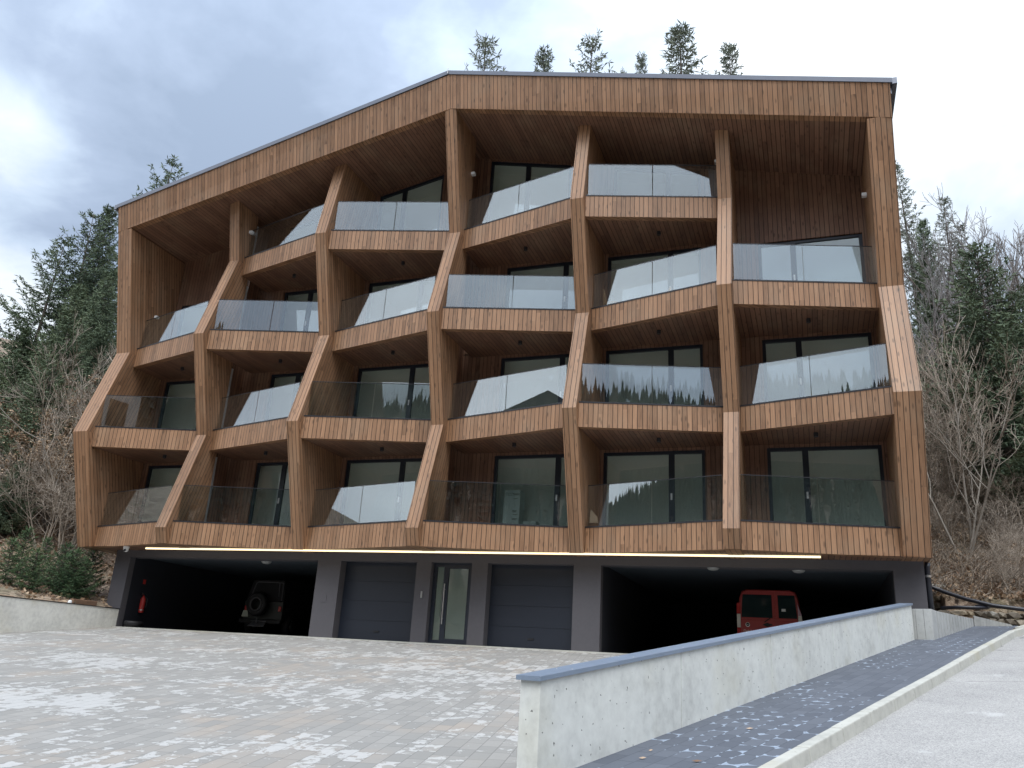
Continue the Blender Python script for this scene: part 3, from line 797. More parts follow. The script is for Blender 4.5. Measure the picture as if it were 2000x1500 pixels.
# concrete blocks and ribbed walls beyond the coping
bw_ = empty('block_pillar', road(12.66, .0), 'stub of three upright grey concrete blocks at the upper end of the coped wall', 'wall')
for j in range(3):
    b = MB(); a0 = .005 + j * .158
    c = [road(12.66, a0, -.3), road(12.66, a0 + .154, -.3), road(13.1, a0 + .154, -.3), road(13.1, a0, -.3)]
    tz = road(12.66, 0).z + .605
    b.hexa(c + [Vector((p.x, p.y, tz)) for p in c]); b.build('block', M['block'], bw_, bevel=.008)
def ribbed(name, p, q, tp, tq, label, nr, th=.15):
    d = (q - p); d.z = 0; ln = d.length; d.normalize(); nn = Vector((d.y, -d.x, 0))
    root = None; b = MB()
    for j in range(nr):
        f0, f1 = j / nr, (j + .93) / nr
        a_, c_ = p.lerp(q, f0), p.lerp(q, f1)
        za, zc = tp + (tq - tp) * f0, tp + (tq - tp) * f1
        o = nn * (.0 if j % 2 else .006)
        b.hexa([a_ + o + Vector((0, 0, -.3)), c_ + o + Vector((0, 0, -.3)), c_ - nn * th + Vector((0, 0, -.3)), a_ - nn * th + Vector((0, 0, -.3)),
                Vector((a_.x + o.x, a_.y + o.y, za)), Vector((c_.x + o.x, c_.y + o.y, zc)), Vector((c_.x - nn.x * th, c_.y - nn.y * th, zc)), Vector((a_.x - nn.x * th, a_.y - nn.y * th, za))])
    e_ = p + Vector((0, 0, -.3)); g_ = q + Vector((0, 0, -.3)); i_ = nn * .012
    b.hexa([e_ - i_, g_ - i_, g_ - nn * (th - .01), e_ - nn * (th - .01)] + [Vector((v.x, v.y, z)) for v, z in ((e_ - i_, tp - .01), (g_ - i_, tq - .01), (g_ - nn * (th - .01), tq - .01), (e_ - nn * (th - .01), tp - .01))])
    return tag(b.build(name, M['block']), label, 'wall')
r0, r1 = road(13.105, .478), road(16.25, .60)
ribbed('ribbed_wall', r0, r1, road(12.66, 0).z + .60, r1.z + .17, 'ribbed concrete kerb wall sloping down from the block stub along the pavement', 26)
r2, r3 = road(16.26, .61), road(16.45, 1.35)
ribbed('ribbed_wall', r2, r3, r2.z + .24, r3.z + .03, 'short ribbed concrete wall tapering off at the top end of the pavement', 12)

# dry stone walls
def stone_wall(p, q, h, th, seed, label, size=.22):
    rnd = random.Random(seed)
    d = (q - p); ln = Vector((d.x, d.y, 0)).length; ux = Vector((d.x, d.y, 0)).normalized(); un = Vector((ux.y, -ux.x, 0))
    b = MB(); z = 0.0
    while z < h:
        hh = min(h - z, size * rnd.uniform(.55, .9)); x = -rnd.random() * .2
        if hh < .04: break
        while x < ln:
            w_ = size * rnd.uniform(.6, 1.7); f = (x + w_ / 2) / ln
            base = p + d * max(0, min(1, f)) 
            o = Vector((base.x, base.y, base.z + z + hh / 2)) - un * (th * .35) + un * rnd.uniform(-.03, .05)
            bm_ = bmesh.new(); bmesh.ops.create_icosphere(bm_, subdivisions=1, radius=.5)
            t0 = rnd.random(); rot = rnd.uniform(-.2, .2)
            base_i = len(b.v); vs = list(bm_.verts)
            for v in vs:
                c = v.co.copy()
                for k_ in range(3): c[k_] = max(-.36, min(.36, c[k_])) / .36 * .5
                c += Vector((rnd.uniform(-.06, .06), rnd.uniform(-.06, .06), rnd.uniform(-.08, .08)))
                X, Z = c.x * w_ * .97, c.z * hh * .98
                X, Z = X * cos(rot) - Z * sin(rot), X * sin(rot) + Z * cos(rot)
                pt = o + ux * X + un * c.y * th + Vector((0, 0, Z)); b.v.append(tuple(pt))
            vi = {v: base_i + n_ for n_, v in enumerate(vs)}
            for f_ in bm_.faces:
                b.f.append(tuple(vi[v] for v in f_.verts)); b.uv += [(0, 0)] * len(f_.verts); b.tone.append(t0)
            bm_.free(); x += w_ * rnd.uniform(.93, 1.02)
        z += hh * .97
    return tag(b.build('stone_wall', M['stone']), label, 'wall')
stone_wall(at(1822, 1230, 20.3), at(2080, 1240, 20.3), .50, .35, 3, 'long low dry stone wall at the foot of the right hillside', .27)
stone_wall(at(1806, 1190, 21.6), at(1856, 1191, 21.6), .68, .35, 8, 'short stacked stone pier beside the rain pipe above the low stone wall', .30)

# black pipes on the hillside
b = MB()
pts = [at(x, y, d) for x, y, d in ((1790, 1130, 21.4), (1818, 1145.5, 21.2), (1850, 1158, 20.9), (1890, 1171, 20.5), (1940, 1183, 20.1), (2000, 1190.5, 19.8), (2080, 1196, 19.6))]
b.tube(pts, .052, 10); tag(b.build('drain_pipe', M['pipe'], smooth=True), 'long black pipe curving down from the house corner over the stone wall', 'pipe')
b = MB()
pts = [at(x, y, d) for x, y, d in ((1838, 1187.5, 20.6), (1870, 1186, 20.4), (1900, 1187, 20.2), (1926, 1187, 20.2), (1936, 1184, 20.5), (1922, 1182.5, 20.9), (1905, 1184.5, 21.0))]
b.tube(pts, .045, 10); tag(b.build('drain_pipe', M['pipe'], smooth=True), 'short hooked black pipe lying on top of the low stone wall', 'pipe')

# small things on and by the left wall
def log(c, ax, ln, w_, h_, mat_, label):
    ax = Vector(ax).normalized(); n_ = Vector((-ax.y, ax.x, 0)); b = MB()
    b.obox(c, ax, n_, (0, 0, 1), (-ln / 2, -w_ / 2, 0), (ln / 2, w_ / 2, h_)); return tag(b.build('timber_beam', mat_, bevel=.02), label, 'timber')
M['old_timber'] = plain('weathered_timber', (.20, .12, .075), .8, var=.4, scale=5)
M['pale_timber'] = plain('pale_sawn_timber', (.42, .31, .22), .8, var=.25, scale=5)
def on_wall(px, py, X): return at_x(px, py, X)
c = on_wall(162, 1182, -4.05); log((c.x, c.y, -2.215), (.1, 1, 0), .82, .16, .17, M['old_timber'], 'thick reddish brown timber beam lying behind the left concrete wall')
c = on_wall(96, 1176, -4.05); log((c.x, c.y, -2.235), (.05, 1, 0), 1.05, .16, .075, M['pale_timber'], 'flat pale sawn board lying behind the left concrete wall')
c = on_wall(6, 1165, -4.05); log((c.x, c.y, -2.235), (.05, 1, 0), .5, .16, .085, M['pale_timber'], 'short pale board at the left picture edge behind the wall')
c = on_wall(136, 1178, -4.02)
b = MB(); b.lathe((c.x, c.y, -2.22), (0, 0, 1), [(0, 0), (.055, 0), (.06, .03), (.055, .10), (.03, .125), (0, .13)], 14); tag(b.build('plastic_cap', M['white'], smooth=True), 'small white plastic cap beside the brown timber beam', 'cap')
b = MB(); b.lathe((-3.32, 1.15, GZ + .006), (0, 0, 1), [(.0, .01), (.20, .01), (.25, .0), (.28, .12), (.27, .18), (.24, .19), (.22, .10), (.0, .03)], 22)
tag(b.build('rubber_tub', M['black'], smooth=True), 'low black rubber tub in the left front corner of the open garage', 'tub')

# fire extinguisher on the garage side wall
M['ext_red'] = plain('extinguisher_red', (.42, .035, .03), .35)
c = at_x(273, 1180, LW1)
fe = empty('fire_extinguisher', (LW1 + .10, c.y, c.z - .26), 'red fire extinguisher on the side wall of the left garage bay', 'extinguisher')
b = MB(); b.lathe((LW1 + .10, c.y, c.z - .26), (0, 0, 1), [(0, 0), (.07, 0), (.078, .02), (.078, .40), (.06, .46), (.025, .49), (.025, .53), (0, .53)], 18); b.build('cylinder', M['ext_red'], fe, smooth=True)
b = MB(); b.tube([(LW1 + .10, c.y, c.z + .26), (LW1 + .10, c.y - .10, c.z + .31)], .014, 6); b.tube([(LW1 + .10, c.y, c.z + .29), (LW1 + .10, c.y - .11, c.z + .35)], .012, 6); b.build('lever', M['steel'], fe)
b = MB(); b.tube([(LW1 + .12, c.y + .02, c.z + .25), (LW1 + .20, c.y + .08, c.z + .15), (LW1 + .19, c.y + .07, c.z - .1)], .014, 6); b.build('hose', M['black'], fe)
b = MB(); b.lathe((LW1 + .10, c.y, c.z - .19), (0, 0, 1), [(.0795, 0), (.0795, .03)], 18); b.build('strap', M['steel'], fe)
b = MB(); b.box((LW1 + .004, c.y - .05, c.z + .62), (LW1 + .012, c.y + .06, c.z + .76)); tag(b.build('fire_sign', M['ext_red']), 'small red sign above the fire extinguisher', 'sign')

# box behind the window, board and chairs on balconies
M['carton'] = plain('white_carton', (.62, .68, .66), .8, var=.05)
M['ink'] = plain('black_ink', (.02, .02, .025), .7)
zf = .165
c0 = at_y(985, 1015, 1.85); bx = empty('carton_box', (c0.x + .27, 2.05, zf), 'tall white carton with printed lettering standing behind the ground balcony window', 'box')
x0, x1, zt = at_y(985, 960, 1.85).x, at_y(1016.5, 960, 1.85).x, at_y(1000, 957, 1.85).z
b = MB(); b.box((x0, 1.85, zf), (x1, 2.25, zt)); b.build('carton', M['carton'], bx, bevel=.004)
text_mesh('lettering', 'TESY', .12, (x0 + .05, 1.846, zt - .16), (1, 0, 0), (0, 0, 1), M['ink'], bx)
b = MB()
for j, (dx_, dz_, w_) in enumerate(((.28, .12, .2), (.30, .15, .16), (.30, .26, .12), (.27, .60, .13), (.28, .63, .10), (.30, .71, .12), (.27, .82, .16), (.28, .85, .13))):
    b.box((x0 + dx_, 1.8455, zt - dz_), (x0 + dx_ + min(w_, .2), 1.849, zt - dz_ + .014))
b.build('printed_lines', M['ink'], bx)
c1 = at_y(1036, 1018, 1.9)
b = MB(); b.box((c1.x - .22, 1.9, zf), (c1.x + .17, 2.2, c1.z)); tag(b.build('carton_box', M['carton'], bevel=.004), 'low white carton on the floor right of the tall lettered carton', 'box')
b = MB(); q0, q1 = Vector((11.34, .62, .17)), Vector((11.16, .98, .95))
b.obox((11.20, .60, .165), (.96, .28, 0), Vector((-.28, .96, 0)), (.0, .0, 1), (0, 0, 0), (.30, .03, .02))
pl = MB()
pts = [at_y(x, y, .62) for x, y in ((1151, 1021), (1168, 1021), (1166, 1009), (1153, 994))]
pl.hexa([(p.x, .62, p.z) for p in (pts[0], pts[1])] + [(p.x, .65, p.z) for p in (pts[1], pts[0])] + [(pts[3].x, .66, pts[3].z), (pts[2].x, .66, pts[2].z), (pts[2].x, .69, pts[2].z), (pts[3].x, .69, pts[3].z)])
tag(pl.build('offcut_board', M['pale_timber']), 'pale offcut board leaning in the corner of the lowest balcony right of centre', 'board')
M['rattan'] = plain('rattan', (.42, .27, .14), .6)
def rattan(cx, cy, cz, ang, label):
    r = empty('rattan_chair', (cx, cy, cz), label, 'chair', 'rattan chairs on the balcony')
    ca, sa = cos(ang), sin(ang)
    T_ = lambda x, y, z: (cx + x * ca - y * sa, cy + x * sa + y * ca, cz + z)
    b = MB(); b.tube([T_(.27 * cos(q), .25 * sin(q), .42) for q in [2 * pi * k / 16 for k in range(17)]], .014, 6)
    for k in range(-3, 4): b.tube([T_(k * .07, -.22, .42), T_(k * .07, .22, .42)], .008, 5)
    b.build('seat', M['rattan'], r)
    b = MB()
    for s in (0, .06): b.tube([T_((.27 - s) * cos(q), .22 + .06 * sin(q), .42 + (.48 - s) * sin(q)) for q in [pi * k / 12 for k in range(13)]], .013, 6)
    for k in range(-3, 4): b.tube([T_(k * .06, .22, .42), T_(k * .07, .27, .42 + .46 * math.sqrt(max(0, 1 - (k / 3.9) ** 2)))], .007, 5)
    b.build('backrest', M['rattan'], r)
    for x, y in ((-.2, -.18), (.2, -.18), (-.2, .2), (.2, .2)):
        b = MB(); b.tube([T_(x, y, .42), T_(x * 1.15, y * 1.15, 0)], .013, 6); b.build('leg', M['rattan'], r)
rattan(11.55, .95, 6.165, 1.9, 'rattan chair in the left corner of the balcony behind the sloping glass')
rattan(12.85, 1.05, 6.165, -1.2, 'rattan chair near the middle of the balcony behind the sloping glass')

# =================================================================== VEHICLES
def wheel(root, c, r, w_, name='wheel'):
    b = MB(); c = Vector(c)
    b.lathe(c - Vector((w_ / 2, 0, 0)), (1, 0, 0), [(r * .62, 0), (r * .92, 0), (r, w_ * .18), (r, w_ * .82), (r * .92, w_), (r * .62, w_)], 24)
    o = b.build(name, M['black'], root, smooth=True)
    b = MB(); b.lathe(c - Vector((w_ / 2 - .01, 0, 0)), (1, 0, 0), [(0, .02), (r * .3, 0), (r * .6, .03), (r * .63, .02), (r * .63, w_ - .03), (0, w_ - .03)], 18); b.build('rim', M['steel'], o, smooth=True)
M['van_red'] = plain('red_car_paint', (.36, .042, .040), .3, var=.05)
M['lamp_red'] = plain('red_lens', (.45, .03, .03), .2); M['lamp_white'] = plain('clear_lens', (.70, .68, .62), .2); M['lamp_pink'] = plain('faded_lens', (.46, .30, .36), .25)
def van():
    pL, pR = at(1441, 1215, 21.0), at(1564.5, 1218, 21.0)
    W = (pR - pL).length; g = GZ + .006
    ctr = (pL + pR) / 2; Y0 = ctr.y - .05; cx = ctr.x
    H = 1.82
    r = empty('red_van', (cx, Y0 + 2.0, g), 'red van parked rear first outwards in the right garage bay', 'van')
    h = W / 2
    # cross sections along y: (y, half width at belt, roof half width, roof z, floor z, belt z)
    sec = [(0.03, h * .97, h * .80, H * .985, .32, 1.02), (.12, h, h * .83, H, .28, 1.02), (2.2, h, h * .83, H + .03, .28, 1.02), (2.9, h, h * .78, H - .12, .28, 1.0), (3.35, h, h * .66, 1.18, .28, .98), (4.1, h * .97, h * .7, .98, .30, .86), (4.22, h * .86, h * .6, .70, .36, .62)]
    b = MB(); rings = []
    for y, bw, rw_, rz, fz, bz in sec:
        ring = [(-bw * .97, fz), (-bw, fz + .25), (-bw, bz), (-(bw * .45 + rw_ * .55), rz - .22), (-rw_, rz - .05), (-rw_ * .8, rz), (rw_ * .8, rz), (rw_, rz - .05), (bw * .45 + rw_ * .55, rz - .22), (bw, bz), (bw, fz + .25), (bw * .97, fz)]
        base = len(b.v); rings.append((base, len(ring)))
        b.v += [(cx + x, Y0 + y, g + z) for x, z in ring]
    def cap(base, n_, rev):
        b.f.append(tuple(base + k for k in (range(n_) if not rev else reversed(range(n_))))); b.uv += [(0, 0)] * n_; b.tone.append(0)
    for (b0, n_), (b1, _) in zip(rings, rings[1:]):
        for k in range(n_):
            k2 = (k + 1) % n_
            b.f.append((b0 + k, b1 + k, b1 + k2, b0 + k2)); b.uv += [(0, 0)] * 4; b.tone.append(0)
    cap(rings[0][0], rings[0][1], False); cap(rings[-1][0], rings[-1][1], True)
    b.build('body', M['van_red'], r, bevel=.02)
    yb = Y0 + .028
    gap = cx + h * .20                                         # the doors are unequal
    for nm, xa, xb in (('rear_door', cx - h * .86, gap - .008), ('rear_door', gap + .008, cx + h * .86)):
        b = MB()
        b.hexa([(xa, yb - .022, g + .42), (xb, yb - .022, g + .42), (xb, yb, g + .42), (xa, yb, g + .42), (xa, yb - .022, g + 1.06), (xb, yb - .022, g + 1.06), (xb, yb, g + 1.06), (xa, yb, g + 1.06)])
        b.hexa([(xa, yb - .022, g + 1.061), (xb, yb - .022, g + 1.061), (xb, yb, g + 1.061), (xa, yb, g + 1.061),
                (cx + (xa - cx) * .93, yb - .004, g + 1.74), (cx + (xb - cx) * .93, yb - .004, g + 1.74), (cx + (xb - cx) * .93, yb + .012, g + 1.74), (cx + (xa - cx) * .93, yb + .012, g + 1.74)])
        d = b.build(nm, M['van_red'], r, bevel=.008)
        wa, wb = (xa + .01, xb - .07) if xa < cx - .3 else (xa + .07, xb - .01)
        b = MB()
        prof = [(1.10, -.028), (1.40, -.027), (1.60, -.020), (1.67, -.010), (1.70, .006)]
        for (z0, o0), (z1, o1) in zip(prof, prof[1:]):
            s0, s1 = 1 - .07 * (z0 - 1.06) / .68, 1 - .07 * (z1 - 1.06) / .68
            b.face([(cx + (wa - cx) * s0, yb + o0, g + z0), (cx + (wb - cx) * s0, yb + o0, g + z0), (cx + (wb - cx) * s1, yb + o1, g + z1), (cx + (wa - cx) * s1, yb + o1, g + z1)])
        b.build('rear_window', M['dark_glass'], d)
    for s in (-1, 1):                                          # tall lamps on the corners
        x0, x1 = sorted((cx + s * h * .872, cx + s * h * .985))
        lp = None
        for z0, z1, mm in ((.60, .84, 'lamp_red'), (.842, 1.18, 'lamp_white'), (1.182, 1.46, 'lamp_red' if s < 0 else 'lamp_pink')):
            sh = lambda z: (-s * .10 * max(0, z - 1.18) / .28)
            b = MB(); b.hexa([(x0 + sh(z0) * (s > 0) , yb - .03, g + z0), (x1 + sh(z0) * .9, yb - .03, g + z0), (x1 + sh(z0), yb + .05, g + z0), (x0, yb + .05, g + z0), (x0 + 0 * sh(z1), yb - .012, g + z1), (x1 + sh(z1) * (s > 0) * .9, yb - .012, g + z1), (x1 + sh(z1) * (s > 0), yb + .05, g + z1), (x0 + sh(z1) * (s < 0) * 0, yb + .05, g + z1)])
            o = b.build('tail_light' if lp is None else 'lens', M[mm], r if lp is None else lp, bevel=.006)
            lp = lp or o
    b = MB(); b.box((cx - h * .98, Y0 - .07, g + .28), (cx + h * .98, Y0 + .06, g + .52)); b.build('bumper', M['black'], r, bevel=.03)
    b = MB(); b.hexa([(gap - .33, yb - .030, g + .93), (gap - .21, yb - .030, g + .875), (gap - .09, yb - .030, g + .93), (gap - .21, yb - .030, g + .985), (gap - .31, yb - .023, g + .93), (gap - .21, yb - .023, g + .88), (gap - .11, yb - .023, g + .93), (gap - .21, yb - .023, g + .98)]); b.box((gap - .30, yb - .045, g + .915), (gap - .09, yb - .031, g + .95)); b.build('handle', M['black'], r)
    b = MB(); b.tube([(gap - .13, yb - .045, g + 1.10), (gap - .28, yb - .045, g + .99)], .012, 6); b.build('wiper', M['black'], r)
    bx_ = cx - h * .66
    b = MB(); b.lathe((bx_, yb - .022, g + .92), (0, -1, 0), [(.055, 0), (.055, .010), (.045, .012)], 20); b.build('badge', M['steel'], r)
    b = MB(); b.lathe((bx_, yb - .022, g + .92), (0, -1, 0), [(.044, .006), (0, .006)], 20); b.build('badge_field', M['ink'], r)
    text_mesh('badge_lettering', 'FIAT', .035, (bx_ - .038, yb - .031, g + .907), (1, 0, 0), (0, 0, 1), M['steel'], r)
    text_mesh('lettering', 'Doblò', .085, (cx - h * .80, yb - .0235, g + .735), (1, 0, .0), (.15, 0, 1), M['steel'], r)
    b = MB(); b.lathe((cx + h * .63, yb - .022, g + .81), (0, -1, 0), [(.055, 0), (.055, .003), (0, .004)], 18); b.build('sticker', M['white'], r)
    b = MB(); b.box((gap + .15, yb - .032, g + 1.27), (gap + .25, yb - .029, g + 1.335)); b.build('sticker', M['white'], r)
    for y in (.75, 3.35):
        for s in (-1, 1): wheel(r, (cx + s * (h - .12), Y0 + y, g + .31), .31, .19)
    b = MB(); b.box((cx - .22, Y0 - .075, g + .36), (cx + .30, Y0 - .071, g + .47)); b.build('number_plate', M['white'], r)
m, t = mat('dark_tinted_glass'); t.b.inputs['Base Color'].default_value = (.012, .022, .024, 1); t.b.inputs['Roughness'].default_value = .03; M['dark_glass'] = m
van()
M['jeep'] = plain('dark_green_paint', (.022, .026, .025), .5); M['soft_top'] = plain('canvas_top', (.010, .010, .012), .8)
M['plate'] = plain('number_plate_white', (.55, .60, .52), .6); M['grey_trim'] = plain('worn_grey_trim', (.10, .10, .11), .5)
def offroad():
    g = GZ + .006; cx = at(515, 1200, 27.0).x - .06; Y0 = at(515, 1200, 27.0).y
    r = empty('off_road_car', (cx, Y0 + 1.7, g), 'dark off road car with a spare wheel on its tailgate in the left garage bay', 'car')
    h = .76
    b = MB(); b.box((cx - h, Y0, g + .52), (cx + h, Y0 + 2.2, g + 1.12)); b.build('body', M['jeep'], r, bevel=.04)
    b = MB(); b.box((cx - h * .92, Y0 + 2.205, g + .55), (cx + h * .92, Y0 + 3.5, g + 1.06)); b.build('bonnet', M['jeep'], r, bevel=.05)
    b = MB(); b.hexa([(cx - h, Y0 + .03, g + 1.125), (cx + h, Y0 + .03, g + 1.125), (cx + h, Y0 + 2.0, g + 1.125), (cx - h, Y0 + 2.0, g + 1.125), (cx - h * .8, Y0 + .12, g + 1.82), (cx + h * .8, Y0 + .12, g + 1.82), (cx + h * .8, Y0 + 1.8, g + 1.84), (cx - h * .8, Y0 + 1.8, g + 1.84)])
    top = b.build('soft_top', M['soft_top'], r, bevel=.05)
    b = MB()
    P_ = lambda x, z: (cx + x, Y0 + .02 + (z - 1.125) * .13, g + z)
    fr_ = [P_(-.55, 1.28), P_(-.46, 1.70), P_(-.40, 1.74), P_(.40, 1.74), P_(.46, 1.70), P_(.52, 1.28)]
    b.tube(fr_, .018, 6); b.build('window_frame', M['grey_trim'], top)
    b = MB(); b.tube([P_(.60, 1.72), P_(.66, 1.15)], .02, 6); b.tube([P_(.60, 1.72), P_(.44, 1.73)], .012, 6); b.build('roll_bar', M['grey_trim'], r)
    c = Vector((cx - .12, Y0 - .17, g + 1.0))
    b = MB(); b.lathe(c - Vector((0, .12, 0)), (0, 1, 0), [(.24, .02), (.34, .0), (.385, .05), (.385, .19), (.34, .24), (.2, .24)], 28); sp = b.build('spare_wheel', M['black'], r, smooth=True)
    b = MB(); b.lathe(c - Vector((0, .125, 0)), (0, 1, 0), [(.225, .02), (.215, .0), (.19, .0), (.18, .03)], 28); b.build('rim', M['grey_trim'], sp, smooth=True)
    b = MB()
    for a0, a1 in ((100, 140), (200, 245), (300, 360)):
        b.tube([c + Vector((.30 * cos(radians(q)), -.124, .30 * sin(radians(q)))) for q in range(a0, a1 + 1, 5)], .006, 5)
    b.build('tyre_lettering', M['grey_trim'], sp)
    for s in (-1, 1):
        b = MB(); b.box((cx + s * (h - .10) - .05, Y0 - .03, g + .80), (cx + s * (h - .10) + .05, Y0 - .001, g + .96)); b.build('tail_light', M['lamp_red'], r, bevel=.01)
        b = MB(); b.tube([(cx + s * (h + .02), Y0 + .15, g + .86), (cx + s * (h + .12), Y0 + .4, g + .92), (cx + s * (h + .12), Y0 + .9, g + .92), (cx + s * (h + .02), Y0 + 1.15, g + .80)], .05, 8); b.build('fender', M['black'], r)
        for y in (.62, 2.75): wheel(r, (cx + s * (h - .03), Y0 + y, g + .37), .37, .24)
    b = MB(); b.hexa([(cx - h - .02, Y0 - .035, g + .60), (cx - h + .24, Y0 - .035, g + .60), (cx - h + .24, Y0 - .03, g + .60), (cx - h - .02, Y0 - .03, g + .60), (cx - h + .02, Y0 - .035, g + .80), (cx - h + .20, Y0 - .035, g + .80), (cx - h + .20, Y0 - .03, g + .80), (cx - h + .02, Y0 - .03, g + .80)]); b.build('number_plate', M['plate'], r)
    b = MB(); b.box((cx - .80, Y0 - .12, g + .40), (cx + .80, Y0 - .002, g + .52)); b.build('bumper', M['black'], r, bevel=.02)
    b = MB(); b.box((cx - .30, Y0 - .16, g + .455), (cx + .30, Y0 - .125, g + .48)); b.hexa([(cx - .20, Y0 - .42, g + .29), (cx + .42, Y0 - .42, g + .29), (cx + .30, Y0 - .13, g + .43), (cx - .22, Y0 - .13, g + .43), (cx - .20, Y0 - .42, g + .31), (cx + .42, Y0 - .42, g + .31), (cx + .30, Y0 - .13, g + .45), (cx - .22, Y0 - .13, g + .45)]); b.build('tow_step', M['grey_trim'], r)
    b = MB(); b.tube([(cx, Y0 - .12, g + .42), (cx, Y0 - .25, g + .42), (cx, Y0 - .25, g + .56)], .025, 8); b.build('tow_bar', M['grey_trim'], r)
offroad()
#@@VEG
# =================================================================== VEGETATION
def spray(b, p, d, ln, w_, rnd, tone):
    d = d.normalized(); s = d.cross(Vector((rnd.uniform(-1, 1), rnd.uniform(-1, 1), rnd.uniform(-.3, 1))))
    if s.length < 1e-3: s = d.orthogonal()
    s = s.normalized() * (w_ / 2); i = len(b.v)
    b.v += [tuple(p), tuple(p + d * (ln * .45) + s), tuple(p + d * ln), tuple(p + d * (ln * .45) - s)]
    b.f.append((i, i + 1, i + 2, i + 3)); b.uv += [(0, 0)] * 4; b.tone.append(tone)
def conifer(seed, H, R, whorl=.45, per=6, fill=1.0, sp=.42, sw=.11, bare=.08, droop=.25, lift=.35, gaps=.0, step=.24):
    rnd = random.Random(seed); tr = MB(); cr = MB()
    n = 7; bend = Vector((rnd.uniform(-.02, .02), rnd.uniform(-.02, .02), 0)) * H
    stem = lambda z: Vector((0, 0, z)) + bend * ((z / H) ** 2)
    tr.tube([stem(H * k / n * .99) for k in range(n + 1)], [max(.012, H * .0105 * (1 - k / n) ** .9) for k in range(n + 1)], 7)
    z = H * bare
    while z < H * .985:
        f = z / H
        rl = R * (1 - f) ** .78 * (1 if f > bare + .12 else .75 + .25 * (f - bare) / .12) + .10
        a0 = rnd.uniform(0, 6.28); kk = max(3, int(round(per * (.7 + .3 * (1 - f)))))
        for q in range(kk):
            if rnd.random() < gaps: continue
            az = a0 + q * 2 * pi / kk + rnd.uniform(-.3, .3)
            ln = rl * rnd.uniform(.62, 1.12); o = stem(z + rnd.uniform(-.12, .12))
            h = Vector((cos(az), sin(az), 0)); pts = []
            up = .55 * f + .08
            m_ = max(3, int(ln / step))
            for j in range(m_ + 1):
                s = j / m_
                pts.append(o + h * (ln * s) + Vector((0, 0, ln * (up * s - droop * (1 - f * .6) * 4 * s * (1 - s) * .9 - droop * s * .7 * (1 - f) + lift * s * s * s * .55))))
            tr.tube([pts[0], pts[len(pts) // 2], pts[-1]], [.018 + .012 * ln / R, .014, .005], 3, False)
            side = Vector((-h.y, h.x, 0))
            br = rnd.uniform(.15, .75)
            for j in range(1, m_ + 1):
                s = j / m_; p = pts[j]; dd = (pts[j] - pts[j - 1]).normalized()
                wl = ln * .34 * (1 - s * .75) + sp * .35
                tone = min(1, max(0, br * .6 + s * .42 + rnd.uniform(-.15, .15)))
                for sg in (-1, 1):
                    if rnd.random() > fill: continue
                    d2 = dd * .75 + side * sg * rnd.uniform(.5, 1.0) + Vector((0, 0, rnd.uniform(-.45, .12)))
                    cnt = max(2, int(wl / (sp * .36)))
                    for c in range(cnt):
                        pp = p + d2.normalized() * (wl * c / cnt)
                        spray(cr, pp, d2 + Vector((rnd.uniform(-.4, .4), rnd.uniform(-.4, .4), rnd.uniform(-.55, .25))), sp * rnd.uniform(.7, 1.25), sw * rnd.uniform(.7, 1.3), rnd, tone)
                        spray(cr, pp, Vector((rnd.uniform(-.5, .5), rnd.uniform(-.5, .5), -1)), sp * rnd.uniform(.5, .9), sw, rnd, max(0, tone - .2))
                        if rnd.random() < fill: spray(cr, pp, Vector((rnd.uniform(-1, 1), rnd.uniform(-1, 1), rnd.uniform(-.6, .5))), sp * rnd.uniform(.6, 1.1), sw, rnd, tone)
                if j == m_: spray(cr, p, dd, sp * .9, sw, rnd, tone)
        z += whorl * rnd.uniform(.75, 1.25) * (.6 + .4 * (1 - f))
    for q in range(6): spray(cr, stem(H * .97) , Vector((rnd.uniform(-.5, .5), rnd.uniform(-.5, .5), 1)), .4, .08, rnd, .6)
    return tr, cr
